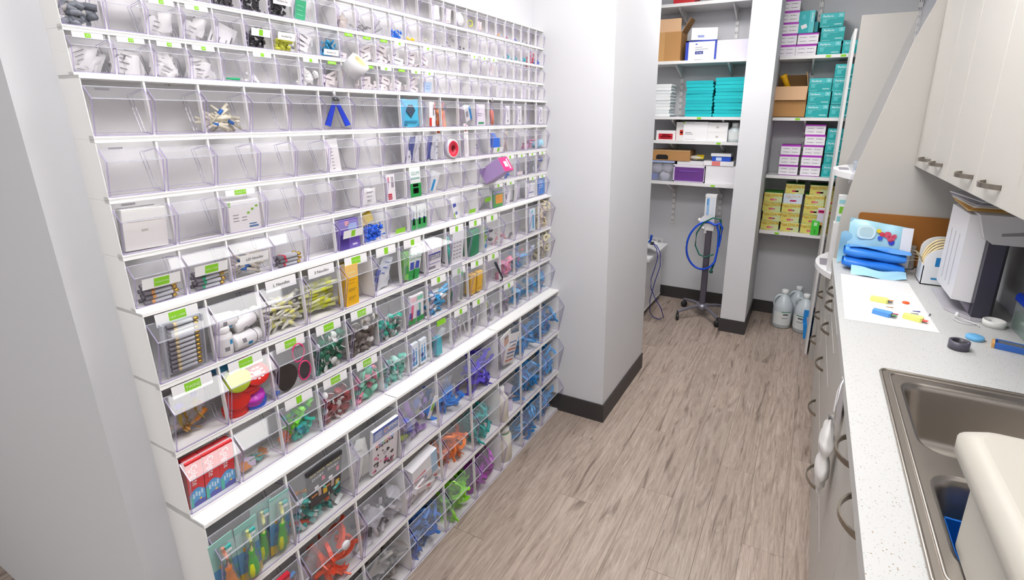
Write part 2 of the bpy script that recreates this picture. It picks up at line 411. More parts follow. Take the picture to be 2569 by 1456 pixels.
for r, (k, z0) in ROWS.items():
    for mod in range(3):
        wd = ['nearest', 'middle', 'farthest'][mod]
        t = thing('bin_cabinet', 'white cabinet of %s clear tip-out bins, %s in the %s' % (NUMW[k], wd, ROWNAME[r]), 'bin cabinet', (KIND[k]['x'], mod * .6, z0), group='tip-out bin cabinets on the wall')
        ob('frame', FRM[(k, r in 'aeil')], t)
        for i in range(k):
            c = cell(r, mod * k + i)
            BINS[(r, mod * k + i)] = ob('bin', BINM[k], t, (0, c['y0'] - mod * .6 + .0003, c['z0'] - z0 + .0003))
# side cheek of the whole wall of bins
_card = {}
def tag(r, c, style='g', txt=None, where='top'):
    """label card of a bin: g white card with green tag, G green tag alone, w white card with black text"""
    q = cell(r, c); b = BINS[(r, c)]; w, h, p = q['w'], q['h'], q['p']
    key = (q['k'], style, txt, where)
    if key not in _card:
        mb = MB(); ux, uy = (0, 1, 0), (0, 0, 1)
        if where == 'top':
            y0, y1, z0, z1 = w * .14, w * .86, h * .845, h * .985; X = lambda z: .0012
        elif where == 'mid':
            y0, y1, z0, z1 = w * .13, w * .87, h * .36, h * .60; X = lambda z: p * z / (VT * h) + .0010
        else:
            y0, y1, z0, z1 = w * .12, w * .88, h * .05, h * .26; X = lambda z: p * z / (VT * h) + .0010
        if q['k'] == 5 and where == 'top': z0 = h * .80
        def rect(a, b_, c_, d_, off, m):
            mb.quad((X(c_) + off, a, c_), (X(c_) + off, b_, c_), (X(d_) + off, b_, d_), (X(d_) + off, a, d_), m)
        yc = (y0 + y1) / 2; gw = (y1 - y0) * (.10 if style == 'g' and not (txt and len(txt) > 2) else .20); gh = (z1 - z0)
        if style == 'G': gw = (y1 - y0) * .30
        if style != 'G':
            mb.box(X(z0) - .0006, y0, z0, X(z0) + .0001, y1, z1, PAPER) if where == 'top' else None
            rect(y0, y1, z0, z1, .0002, PAPER)
        zz0, zz1 = z0 + gh * .12, z1 - gh * .12
        sl = Vector((X(z1) - X(z0), 0, z1 - z0)).normalized()
        if style in 'gG':
            rect(yc - gw, yc + gw, zz0, zz1, .0005, GREEN)
            if style == 'G': mb.box(X(zz0) - .0005, yc - gw, zz0, X(zz0) + .0001, yc + gw, zz1, GREEN) if where == 'top' else None
            if txt: mb.text(txt, (X((z0 + z1) / 2) + .0008, yc, (z0 + z1) / 2), ux, sl, gh * .52, P('e9f7cf', .6), maxw=gw * 1.8)
        else:
            if txt: mb.text(txt, (X((z0 + z1) / 2) + .0005, yc, (z0 + z1) / 2), ux, sl, gh * .40, INK, maxw=(y1 - y0) * .6)
        _card[key] = mb.mesh('label_card')
    return ob('label_card', _card[key], b)
# ================================================================== what lies in the bins
rnd = random.uniform
_mesh = {}
def memo(key, fn):
    if key not in _mesh: _mesh[key] = fn().mesh(key[0] if isinstance(key, tuple) else key)
    return _mesh[key]
def where(r, c): return '%s bin of %s' % (ORD[c + 1], ROWNAME[r])
def xf(q, v): return q['x'] + q['p'] * min(v, VT) / VT if v <= VT else q['x'] + q['p'] * max(0, (VF - v) / (VF - VT))
# ---- item shapes (origin in the middle)
def m_cup(col, lid='e4e2e6', R0=.0115, H=.013):
    a, b = P(col, .4), P(lid, .35)
    return memo(('paste_cup', col, lid, R0), lambda: MB().lathe([(0, -H / 2), (R0 * .72, -H / 2), (R0 * .86, H * .32), (R0, H * .36), (R0, H * .5), (0, H * .5)], a, 12, ms=[a, a, a, b, b]))
def m_capsule(col, col2=None, L=.03, r=.006):
    a, b = P(col, .45), P(col2 or col, .45)
    return memo(('capsule', col, col2, L, r), lambda: MB().lathe([(0, -L / 2), (r, -L / 2), (r, L * .1), (r * .8, L * .14), (r * .7, L / 2), (0, L / 2)], a, 9, ms=[a, a, b, b, b]))
def m_needle(col, col2='f2efe4', L=.075, r=.0042):
    a, b = P(col, .4), P(col2, .4)
    return memo(('capped_needle', col, col2, L), lambda: MB().lathe([(0, -L / 2), (r, -L / 2), (r, -L * .2), (r * 1.25, -L * .19), (r * 1.2, 0), (r * .9, L * .02), (r * .65, L / 2), (0, L / 2)], a, 8, ms=[b, b, a, a, a, b, b]))
def m_carpule(col):
    g, cap, band = GLASS, P('c9a44c', .3, .9), P(col, .4)
    L, r = .060, .0046
    return memo(('carpule', col), lambda: MB().lathe([(0, -L / 2), (r, -L / 2), (r, -L * .30), (r * 1.02, -L * .30), (r * 1.02, -L * .20), (r, -L * .2), (r, L * .32), (r * .6, L * .38), (r * .9, L * .40), (r * .9, L / 2), (0, L / 2)], g, 9,
               ms=[P('77727c', .4), P('8a8790', .4), band, band, band, P('c9cbd2', .3), g, cap, cap, cap]))
def m_pouch(w, h, col, mark=None, clear=False, seed=1, t=.004, nm='pouch'):
    def f():
        rs = random.Random(seed); mb = MB(); m = BAG if clear else P(col, .55)
        ph = [rs.uniform(0, 6) for _ in range(4)]
        def fn(sg):
            return lambda u, v: (sg * t * (math.sin(math.pi * u) * math.sin(math.pi * v)) ** .6 + .0016 * math.sin(9 * u + ph[0]) * math.cos(7 * v + ph[1]), (u - .5) * w, (v - .5) * h + .0015 * math.sin(6 * u + ph[2]))
        mb.grid(fn(1), 6, 6, m); mb.grid(fn(-1), 6, 6, m)
        if mark:
            for k in range(3):
                z = (-.25 + .25 * k) * h; x = t * 1.0 + .0012
                mb.box(x - .0004, -w * .22, z, x + .0004, w * (.05 + .1 * k), z + h * .035, P(mark, .6))
        return mb
    return memo((nm, w, h, col, mark, clear, seed), f)
def m_card(w, h, col, marks=None, t=.0016, nm='card'):
    def f():
        mb = MB().box(-t / 2, -w / 2, -h / 2, t / 2, w / 2, h / 2, P(col, .6))
        for (a, b, c, d, k) in (marks or []):
            mb.box(t / 2, (a - .5) * w, (b - .5) * h, t / 2 + .0004, (c - .5) * w, (d - .5) * h, P(k, .6))
        return mb
    return memo((nm, w, h, col, str(marks), t), f)
def m_carton(w, h, t, col, marks=None, top=None, side=None, texts=None, nm='carton'):
    """box whose printed front looks to +x"""
    def f():
        a, b, s_ = P(col, .5), P(top or col, .5), P(side or col, .5)
        mb = MB().box(-t / 2, -w / 2, -h / 2, t / 2, w / 2, h / 2, [s_, b, s_, a, s_, s_])
        for (y0, z0, y1, z1, k) in (marks or []):
            mb.box(t / 2, (y0 - .5) * w, (z0 - .5) * h, t / 2 + .0004, (y1 - .5) * w, (z1 - .5) * h, P(k, .5))
        for (tx, y, z, hh, k, mode) in (texts or []):
            ux, uy = ((0, 1, 0), (0, 0, 1)) if mode == 'h' else ((0, 0, -1), (0, 1, 0))
            mb.text(tx, (t / 2 + .0004, (y - .5) * w, (z - .5) * h), ux, uy, hh, P(k, .5))
        return mb
    return memo((nm, w, h, t, col, str(marks), top, side, str(texts)), f)
def m_chunk(col, s=.012, seed=1, nm='piece'):
    def f():
        rs = random.Random(seed); bm = bmesh.new(); bmesh.ops.create_icosphere(bm, subdivisions=1, radius=s)
        mb = MB(); vs = [v.co * rs.uniform(.55, 1.15) for v in bm.verts]; vs = [(p.x, p.y * 1.25, p.z * .75) for p in vs]
        mb.add(vs, [tuple(v.index for v in f_.verts) for f_ in bm.faces], P(col, .35)); bm.free(); return mb
    return memo((nm, col, s, seed), f)
def m_tray(col, s=.03, nm='impression_tray'):
    """horseshoe tray with a stub handle"""
    def f():
        mb = MB(); m = P(col, .35); n = 9; prof = [(-.26, .0), (-.26, .32), (-.18, .32), (-.16, .06), (.16, .06), (.18, .32), (.26, .32), (.26, 0)]
        rings = []
        for i in range(n + 1):
            a = math.pi * i / n; cx, cy = math.cos(a), math.sin(a) * 1.15
            if i in (0, n): cy -= .35
            rings.append([(s * cx * (1 + u * .9), s * cy * (1 + u * .9) if i not in (0, n) else s * cy, s * v) for u, v in prof])
        k = len(prof); vs = [p for r_ in rings for p in r_]
        mb.add(vs, [(i * k + j, i * k + (j + 1) % k, (i + 1) * k + (j + 1) % k, (i + 1) * k + j) for i in range(n) for j in range(k)], m)
        mb.box(-s * .22, s * 1.3, 0, s * .22, s * 2.1, s * .12, m)
        return mb
    return memo((nm, col, s), f)
def m_stick(col, col2, L=.09, r=.0032):
    a, b = P(col, .4), P(col2, .4)
    return memo(('stick', col, col2, L, r), lambda: MB().lathe([(0, -L / 2), (r, -L / 2), (r * 1.1, 0), (r * .6, L * .05), (r * .5, L * .32), (r * 1.1, L * .34), (r * 1.0, L / 2), (0, L / 2)], a, 7, ms=[a, a, a, b, b, b, b]))
def m_ring(col, Ro=.018, r=.003):
    return memo(('ring', col, Ro, r), lambda: MB().tube([(Ro * math.cos(a * math.pi / 8), Ro * .75 * math.sin(a * math.pi / 8), .002 * math.sin(a)) for a in range(16)], r, P(col, .5), 6, closed=True))
def m_strip(col, L=.05, w=.012, nm='strip', bend=.6):
    def f():
        mb = MB(); m = P(col, .4)
        mb.grid(lambda u, v: ((v - .5) * w, (u - .5) * L, .25 * L * bend * math.sin(math.pi * u)), 5, 1, m, True)
        mb.grid(lambda u, v: ((v - .5) * w, (u - .5) * L, .25 * L * bend * math.sin(math.pi * u) - .0012), 5, 1, m, True)
        return mb
    return memo((nm, col, L, w, bend), f)

def pile(r, c, nm, meshes, n, fill, s, desc, cat, tilt='any', v0=0.0, spread=.55, ylo=0., yhi=1., group=None, scale=1.0):
    """n loose items heaped behind the front of a bin; s is the half size that must clear the walls"""
    q = cell(r, c)
    ya, yb = q['y0'] + q['w'] * ylo + s, q['y0'] + q['w'] * yhi - s
    if yb < ya: ya = yb = (q['y0'] + q['y1']) / 2
    cols = max(1, int((yb - ya) / (s * 1.5)) + 1)
    for i in range(n):
        v = v0 + (fill - v0) * (i / max(1, n - 1)) if n > 1 else v0 + fill * .5
        zz = q['z0'] + max(s * .75, v * q['h'])
        vv = (zz - q['z0']) / q['h']
        y = ya + (yb - ya) * (((i * 0.618) % 1.0) * .9 + rnd(0, .1))
        x = xf(q, max(0, vv - .08)) - s * 1.05 - .002 - rnd(0, 1) * min(q['d'] * spread * .5, s * 1.6)
        x = max(x, XB + .004 + s)
        if tilt == 'any': ro = (rnd(0, 6.3), rnd(0, 6.3), rnd(0, 6.3))
        elif tilt == 'lay': ro = (R(90 + rnd(-14, 14)), rnd(0, 6.3), R(rnd(-14, 14)))       # long axis along y
        elif tilt == 'diag': ro = (R(90 + rnd(-45, 45)), rnd(-.3, .3), R(rnd(-20, 20)))
        elif tilt == 'up': ro = (R(rnd(-16, 16)), R(rnd(-4, 14)), R(rnd(-12, 12)))          # long axis up
        elif tilt == 'face': ro = (R(rnd(-28, 28)), R(rnd(4, 22)), R(rnd(-10, 10)))          # flat side to the front
        elif tilt == 'flat': ro = (R(rnd(-20, 20)), R(rnd(55, 90)), R(rnd(0, 360)))
        me = meshes[i % len(meshes)] if isinstance(meshes, (list, tuple)) else meshes
        pos = '%s %s' % ('lower' if i < n * .34 else 'middle' if i < n * .67 else 'upper', 'near-side' if y < ya + (yb - ya) * .34 else 'central' if y < ya + (yb - ya) * .67 else 'far-side')
        pos += ' front' if x > xf(q, max(0, vv - .08)) - s * 1.8 - .002 else ' rear'
        if n == 1: pos = 'single'
        if i == n - 1 and n > 1: pos = 'topmost'
        if i == 0 and n > 1: pos = 'lowest'
        one(nm, me, '%s %s, %s' % (pos, desc, where(r, c)), cat, (x, y, zz), ro, group or ('heap of %s, %s' % (nm.replace('_', ' '), where(r, c))), scale)
def stand(r, c, nm, me, desc, cat, yf=.5, zc=.42, xo=.0, rot=(0, 0, 0), scale=None, back=.012):
    """one item standing behind the front of a bin"""
    q = cell(r, c)
    return one(nm, me, '%s in %s' % (desc, where(r, c)), cat, (xf(q, .05) - back + xo, q['y0'] + q['w'] * yf, q['z0'] + q['h'] * zc), rot, None, scale)

# ------------------------------------------------------------------ small-bin rows
GREYS = [m_capsule('6f747c', '8b9098', .030, .0065), m_capsule('7f848b', 'e9e7e2', .026, .006)]
for c in (0,): pile('c', c, 'polishing_cylinder', GREYS, 18, .55, .012, 'grey rubber polishing cylinder', 'polisher')
for c, sd in ((2, 1), (3, 2)):
    pile('c', c, 'pouch', [m_pouch(.030, .038, 'f0eff0', '9a979c', seed=sd), m_pouch(.026, .04, 'f6f5f5', None, seed=sd + 5)], 4, .42, .017, 'small white paper pouch', 'pouch', 'face')
pile('c', 4, 'card', m_card(.042, .042, 'f2f1f2', [(.1, .2, .16, .55, '8d8a90'), (.45, .2, .51, .55, '8d8a90'), (.8, .2, .86, .55, '8d8a90')]), 2, .3, .018, 'white card holding three thin points', 'card', 'face')
BLK = [m_chunk('2c2b30', .007, k) for k in range(3)]
pile('c', 5, 'tip', BLK, 26, .6, .008, 'black applicator tip', 'tip'); tag('c', 5, 'g', None, 'mid')
pile('c', 6, 'tip', [m_chunk('c9cf35', .007, 3), m_capsule('d7dc4a', None, .018, .004)], 26, .40, .008, 'yellow applicator tip', 'tip'); tag('c', 6, 'w', 'Fine Back Tips', 'mid')
PINKC = m_card(.044, .020, 'f3ecec', [(.2, .5, .75, .66, '8d8388')]); WHC = m_card(.044, .020, 'f4f3f4', [(.2, .5, .75, .66, '8d8a90')])
def cards(r, c, me, n, fill, desc):
    pile(r, c, 'card', me, n, fill, .0125, desc, 'card', 'face')
cards('c', 7, WHC, 5, .62, 'white card with a grey dash')
pile('c', 8, 'tip', [m_capsule('2f9fd0', None, .022, .003), m_chunk('43b4de', .006, 4)], 26, .55, .008, 'blue bent applicator tip', 'tip'); tag('c', 8, 'w', 'Blue Bent Tips', 'low')
tag('c', 2, 'g', 'A3'); tag('c', 3, 'g', 'A4')
for c in (9, 10, 11): tag('c', c, 'G', 'FINE')
for c in (12, 14): tag('c', c, 'g')
cards('c', 9, PINKC, 1, .0, 'pinkish card with a grey dash')
for c, n in ((10, 4), (11, 5), (12, 3), (13, 4), (14, 3)): cards('c', c, PINKC if c != 12 else WHC, n, .12 * n + .05, 'pinkish card with a grey dash' if c != 12 else 'white card with a grey dash')
for c in (18, 19, 20): tag('c', c, 'g')
stand('c', 18, 'tip', m_chunk('9aa79a', .006, 2), 'grey green tip', 'tip', .25, .1); stand('c', 19, 'tip', m_chunk('7f7d84', .005, 2), 'dark grey tip', 'tip', .2, .1)
stand('c', 20, 'card', m_card(.016, .045, 'efe3e0', [(.3, .2, .6, .7, 'c9b3b0')]), 'slim pinkish card', 'card', .5, .42, rot=(R(-20), 0, 0))
stand('c', 21, 'tip', m_chunk('b5b2b6', .008, 5), 'pale grey tip', 'tip', .5, .13)
# fourth row
for c, t_ in ((0, 'A2'), (1, 'A3'), (2, 'A8'), (3, 'A4')):
    tag('d', c, 'g', t_)
    pile('d', c, 'pouch', [m_pouch(.034, .046, 'f5f4f4', '8f8c90', seed=c + 3), m_pouch(.026, .05, 'f9f8f8', None, seed=c + 9), m_pouch(.04, .03, 'f2f1f1', '8f8c90', seed=c + 20)], 6, .45, .018, 'white paper pouch with grey marks', 'pouch', 'face')
tag('d', 5, 'g'); tag('d', 7, 'g')
stand('d', 4, 'tip', m_capsule('17b978', None, .03, .0028), 'bright green stick tip', 'tip', .42, .09, rot=(R(90), 0, 0))
pile('d', 5, 'paper_strip', m_card(.006, .03, 'f4f3f3'), 3, .2, .010, 'slim white paper strip', 'paper strip', 'diag', yhi=.6)
pile('d', 7, 'cotton_roll', [m_chunk('f7f6f4', .011, 5), m_chunk('f1f0ee', .010, 6)], 11, .55, .011, 'white cotton lump', 'cotton roll')
tag('d', 8, 'G', 'MEDIUM'); cards('d', 8, PINKC, 4, .45, 'pinkish card with a grey dash')
for c in (10, 12): tag('d', c, 'G', 'FINE')
for c in (11, 13, 14): tag('d', c, 'g')
for c, n in ((10, 3), (11, 5), (12, 3), (13, 5)): cards('d', c, PINKC, n, .1 * n + .08, 'pinkish card with a grey dash')
stand('d', 14, 'card', m_card(.036, .034, 'bcd3ee', [(.2, .3, .8, .4, '8fb0d8'), (.2, .55, .8, .62, '8fb0d8')], .004), 'pale blue printed card', 'card', .5, .3, rot=(0, R(8), 0))
stand('d', 21, 'pouch', m_pouch(.03, .045, 'ebeaec', 'c9c7cb', seed=40), 'small white bag', 'pouch', .5, .4); stand('d', 24, 'pouch', m_pouch(.03, .04, 'e3e1e5', None, seed=41), 'small grey white bag', 'pouch', .5, .35)
# tape roll resting askew on the fourth row
t = thing('tape_roll', 'cream tape roll propped askew on the fourth small-bin row', 'tape roll', (-.058, .618, 1.750), Vector((.75, .2, .62)).to_track_quat('Z', 'Y').to_euler())
ob('tape_ring', MB().lathe([(.017, -.022), (.028, -.022), (.028, .022), (.017, .022), (.017, -.022)], P('f3ecd2', .5), 24, ms=[P('efe6c6', .5), P('e6e4e8', .4), P('f7efcf', .5), P('efe0ae', .5)]), t)
ob('price_tag', MB().box(.0275, .004, -.020, .0286, .018, -.012, P('6f9a3a', .5)), t)
ob('wrapper', MB().grid(lambda u, v: (.0284 * math.cos(-1.8 + 3.2 * u), .0284 * math.sin(-1.8 + 3.2 * u), -.026 + .026 * v), 12, 1, P('cfccd6', .4)), t)
# second row
pile('b', 3, 'tip', m_chunk('55565c', .008, 2), 12, .3, .009, 'dark grey rubber tip', 'tip'); pile('b', 4, 'tip', BLK, 20, .5, .008, 'black applicator tip', 'tip')
pile('b', 5, 'tip', m_chunk('303036', .007, 1), 20, .5, .008, 'black grey tip', 'tip')
pile('b', 6, 'tip', BLK, 26, .6, .008, 'black applicator tip', 'tip'); tag('b', 6, 'w', 'Fine Back Tips', 'mid')
stand('b', 7, 'card', m_card(.030, .052, '36b37e', [(.15, .2, .8, .24, '7fd4b0'), (.15, .4, .7, .44, '7fd4b0'), (.15, .6, .8, .64, '7fd4b0')], .004), 'green plastic packet card', 'card', .45, .42, rot=(R(-8), R(8), 0))
pile('b', 9, 'pouch', [m_pouch(.03, .035, 'b9aca4', '7d7067', seed=4), m_pouch(.026, .026, 'cdc3bd', None, seed=8)], 4, .35, .015, 'grey brown crumpled pouch', 'pouch', 'face')
pile('b', 10, 'pin', m_stick('8d8c90', 'b4b3b6', .04, .0016), 10, .3, .012, 'thin metal pin', 'pin', 'diag'); pile('b', 11, 'pin', m_stick('9a9a9e', '7d7c80', .045, .0022), 3, .4, .012, 'grey metal bur', 'bur', 'diag')
pile('b', 12, 'chip', [m_chunk('1f7ff0', .007, 3), m_chunk('2f8bf5', .006, 4)], 20, .34, .008, 'bright blue chip', 'chip')
pile('b', 13, 'chip', m_chunk('ffd92e', .006, 3), 7, .13, .008, 'yellow chip', 'chip'); pile('b', 14, 'chip', m_chunk('d8dcae', .005, 3), 2, .2, .008, 'pale yellow chip', 'chip')
pile('b', 15, 'pin', m_stick('a9a8ad', 'c5c4c8', .03, .0015), 4, .3, .010, 'small grey pin', 'pin', 'diag'); pile('b', 16, 'clip', m_card(.014, .004, '8f8c94'), 6, .7, .008, 'short grey clip', 'clip', 'face')
pile('b', 17, 'clip', m_chunk('5b5a60', .005, 3), 5, .2, .008, 'dark grey clip', 'clip'); pile('b', 18, 'pin', m_stick('b4b2b8', 'd6d4d8', .045, .002), 1, .8, .01, 'pale grey stick', 'pin', 'diag')
for c in (22, 23, 24): pile('b', c, 'chip', m_chunk('39b5bf', .006, c), 6, .28, .008, 'teal chip', 'chip')
pile('b', 25, 'pin', m_stick('d8506e', 'e58298', .045, .004), 5, .5, .01, 'pink red stick', 'stick', 'up'); pile('b', 26, 'chip', m_chunk('4a74d8', .007, 2), 6, .32, .008, 'blue chip', 'chip')
# top row
stand('a', 15, 'pouch', m_pouch(.04, .045, 'e6e5e8', None, seed=50), 'white translucent bag', 'pouch'); stand('a', 16, 'card', m_card(.03, .045, 'f0e7e6', [(.2, .1, .8, .14, 'd88f8a')]), 'white card with pink print', 'card', rot=(0, R(8), 0))
stand('a', 17, 'disc', memo('disc', lambda: MB().lathe([(0, -.002), (.024, -.002), (.024, .002), (0, .002)], P('f6f5f5', .5), 20)), 'white flat disc', 'disc', rot=(0, R(80), 0))
stand('a', 18, 'disc', m_ring('d7e23a', .014, .0022), 'yellow green ring', 'ring', .45, .35, rot=(R(90), 0, R(90))); stand('a', 19, 'pouch', m_pouch(.026, .03, 'f0dcd6', None, seed=51), 'pinkish small pouch', 'pouch', .4, .35)
for c, col, nm_ in ((21, 'e8b060', 'orange'), (22, 'c9454f', 'red'), (23, '4a63c8', 'blue'), (24, '3d8f6e', 'green'), (25, '3a393e', 'black')):
    pile('a', c, 'chip', m_chunk(col, .006, c), 3, .14, .007, '%s chip' % nm_, 'chip', ylo=.0, yhi=.75)

# ------------------------------------------------------------------ medium-bin rows
SWAB = [m_needle('ded6ba', 'efe9d6', .066, .0038), m_needle('2f6fc0', 'e9e2cc', .066, .0034), m_needle('e6dfc6', 'efe9d6', .062, .0038)]
pile('e', 2, 'applicator', SWAB, 26, .40, .026, 'cream plastic applicator with blue band', 'applicator', 'diag')
t = thing('scissor_clamp', 'blue scissor-like clamp hanging in the sixth bin of the top medium-bin row', 'clamp', (cell('e', 5)['x'] + .004, cell('e', 5)['y0'] + .045, cell('e', 5)['z0'] + .064)); t.scale = (1, 1.2, 1.1)
for sgn in (-1, 1):
    ob('blade', MB().prism([(sgn * -.004, .012), (sgn * .004, .014), (sgn * .034, -.046), (sgn * .020, -.050)][::sgn], 0, -.002 + sgn * .002, .002 + sgn * .002, P('1c3fd0', .3)), t)
ob('hinge', MB().lathe([(0, -.005), (.008, -.005), (.008, .005), (0, .005)], P('20222c', .4), 12), t, (0, 0, .012), (0, R(90), 0))
ob('clip_tip', MB().lathe([(0, 0), (.004, 0), (.003, .018), (0, .018)], P('d8d8de', .2, .6), 8), t, (0, -.001, .018))
t = thing('dental_pouch', 'cyan plastic pouch with dark diamond in the ninth bin of top medium-bin row', 'pouch', (cell('e', 8)['x'] - .010, (cell('e', 8)['y0'] + cell('e', 8)['y1']) / 2, cell('e', 8)['z0'] + .047))
ob('pouch_body', m_pouch(.084, .088, '4cc3e6', None, seed=60), t)
ob('print', MB().prism([(-.022, .008), (0, -.016), (.022, .008), (.010, .026), (-.010, .026)], 0, .0052, .0058, P('3f5266', .5)).box(.0052, -.03, -.03, .0057, .03, -.024, P('2d8fb8', .5)).box(.0052, -.035, -.040, .0057, -.02, -.036, P('2b5f80', .5)), t)
stand('e', 9, 'carton', m_carton(.030, .082, .018, 'f7f5f5', [(.0, .0, .4, .35, 'd8382c'), (.62, .45, .82, .9, '8b8790'), (.85, .7, 1, 1, 'd8382c')]), 'white and red carton', 'carton', .52, .43, rot=(R(-4), 0, 0))
pile('e', 10, 'paste_tube', [m_stick('ff7a3c', 'ffa070', .085, .008), m_pouch(.03, .07, 'ffb28c', None, seed=61)], 3, .42, .025, 'orange plastic tube', 'tube', 'up', yhi=.8)
stand('e', 11, 'carton', m_carton(.038, .062, .026, 'eceaee', [(.7, .1, 1, 1, '1f86cf'), (.15, .45, .5, .8, 'a19da6'), (.0, .0, 1, .18, 'a7a5ab')]), 'white carton with blue edge', 'carton', .55, .42, rot=(R(24), R(10), 0))
stand('e', 12, 'carton', m_carton(.058, .080, .014, 'efe7f2', [(.18, .06, .82, .16, '3a9a62'), (.15, .45, .55, .48, 'a59ab0'), (.15, .55, .6, .58, 'a59ab0')]), 'white carton with green stripe', 'carton', .45, .42)
stand('e', 13, 'marker_pen', m_stick('ff8a66', '9a9097', .105, .0085), 'orange capped stick', 'stick', .25, .56, xo=.004)
for c in (14, 15, 17): stand('e', c, 'carton', m_carton(.036, .078, .014, 'f1eff3', [(.45, .35, .55, .8, '9c97a4'), (.42, .12, .6, .25, '6d6876')]), 'white slim carton with grey print', 'carton', .45, .42)
stand('f', 5, 'syringe_packet', m_card(.040, .092, 'f1eeee', [(.3, .1 + .1 * k, .5, .12 + .1 * k, '8a868c') for k in range(7)], .003), 'white paper packet with grey tick marks', 'packet', .30, .44, rot=(R(4), 0, 0))
for c in (8, 9):
    pile('f', c, 'sachet', [m_pouch(.022, .085, 'c6c6d0', None, seed=63, nm='sachet'), m_pouch(.022, .08, '4d5596', None, seed=64, nm='sachet'), m_pouch(.02, .088, 'd7d7de', '5a5f9a', seed=65, nm='sachet')], 10, .46, .012, 'silver and indigo foil sachet', 'sachet', 'up', v0=.40)
t = thing('tape_spool', 'red and white tape spool in the eleventh bin of the second medium-bin row', 'tape roll', (cell('f', 10)['x'] - .004, (cell('f', 10)['y0'] + cell('f', 10)['y1']) / 2, cell('f', 10)['z0'] + .036), (0, R(90), 0))
ob('spool', MB().lathe([(.012, -.010), (.034, -.010), (.034, .010), (.029, .0102), (.012, .010), (.012, -.01)], WHITE, 24, ms=[WHITE, WHITE, WHITE, P('f0304a', .35), P('b51f35', .4)]), t)
stand('f', 11, 'test_packet', m_card(.026, .125, 'f3efef', [(.3, .75, .5, .95, 'd8566a'), (.25, .1, .35, .6, 'a9a2a4')], .004), 'long white packet sticking above its bin', 'packet', .45, .62, xo=.004)
pile('f', 12, 'clip', m_strip('4a6fd8', .045, .01), 2, .55, .018, 'blue plastic clip', 'clip', 'diag', v0=.45, yhi=.6)
stand('f', 13, 'sponge_block', memo('sponge_block', lambda: MB().prism([(-.024, -.025), (.026, -.025), (.026, .012), (.006, .014), (-.014, .034), (-.024, .03)], 0, -.014, .008, P('0f6fe8', .5))), 'bright blue block', 'block', .5, .5); tag('f', 13, 'g', None, 'low')
pile('f', 14, 'wooden_stick', m_stick('e4d6c4', 'd6c7b4', .085, .0028), 9, .47, .012, 'pale wooden stick', 'stick', 'up', v0=.44, yhi=.6)
pile('f', 16, 'pouch', [m_pouch(.03, .03, 'eba9cb', None, seed=70), m_strip('f0b5d2', .04, .014)], 9, .42, .018, 'pink crumpled pouch', 'pouch', 'any')
pile('f', 17, 'pouch', m_pouch(.032, .03, 'a8dcf0', None, seed=71), 4, .28, .018, 'pale blue crumpled pouch', 'pouch', 'any')
# third medium row
for k in range(4):
    stand('g', 0, 'gauze_pouch', m_card(.076 - .003 * k, .084, ['f3f1ee', 'eceae6', 'f5f3f0', 'e9e6e2'][k], [(.4, .45, .55, .5, 'cfc9c2'), (.1, .7, .9, .71, 'dcd7d2')], .006), '%s large white gauze pouch' % ['frontmost', 'second', 'third', 'rearmost'][k], 'pouch', .50 + .03 * (k % 2), .44, rot=(R([-2, 2, -3, 1][k]), R(7), 0), back=.006 + .010 * k)
stand('g', 2, 'carton', m_carton(.074, .072, .040, 'f6f4f4', [(.0, .85, .07, 1, '8ac53c'), (.58, .55, .66, .62, '8ac53c'), (.72, .66, .8, .73, '8ac53c'), (.86, .75, .94, .82, '8ac53c'), (.12, .35, .3, .37, '8a8890'), (.12, .45, .3, .47, '8a8890'), (.12, .55, .3, .57, '8a8890'), (.40, .35, .56, .37, '8a8890'), (.40, .45, .56, .47, '8a8890'), (.62, .08, .92, .14, '5a7fb0'), (.62, .18, .86, .22, '5a7fb0')]), 'white carton with green dots', 'carton', .52, .38, rot=(0, R(6), 0), back=.020); tag('g', 2, 'g', 'SINGLE TIP')
stand('g', 6, 'pouch', m_pouch(.055, .05, 'ecebec', '8a888c', seed=75), 'crumpled white bag', 'pouch', .45, .28)
stand('g', 7, 'carton', m_carton(.036, .086, .014, 'f6f2f3', [(.1, .06, .55, .28, 'c81d3c'), (.55, .5, .85, .9, 'a49ca6'), (.15, .7, .35, .9, 'd0566a')], texts=[('12', .32, .17, .014, 'ffffff', 'v')]), 'white carton with red twelve', 'carton', .32, .44)
GUMM = [(.0, .0, 1, .46, '1fa34a'), (.25, .12, .75, .30, '2a5fb8'), (.3, .14, .7, .2, 'e88a4a'), (.1, .60, .9, .66, '3f9f8a')]
stand('g', 8, 'floss_carton', m_carton(.052, .10, .022, 'f2f5f2', GUMM + [(.25, .34, .75, .44, '2a5fb8')], texts=[('GUM', .5, .80, .018, '2f9a86', 'h')]), 'white and green floss carton', 'carton', .42, .50)
stand('g', 9, 'carton', m_carton(.026, .07, .022, 'f3f4f7', [(.0, .0, .45, .6, '2f9fe0')]), 'white and blue slim carton', 'carton', .45, .42, rot=(R(-18), R(10), 0))
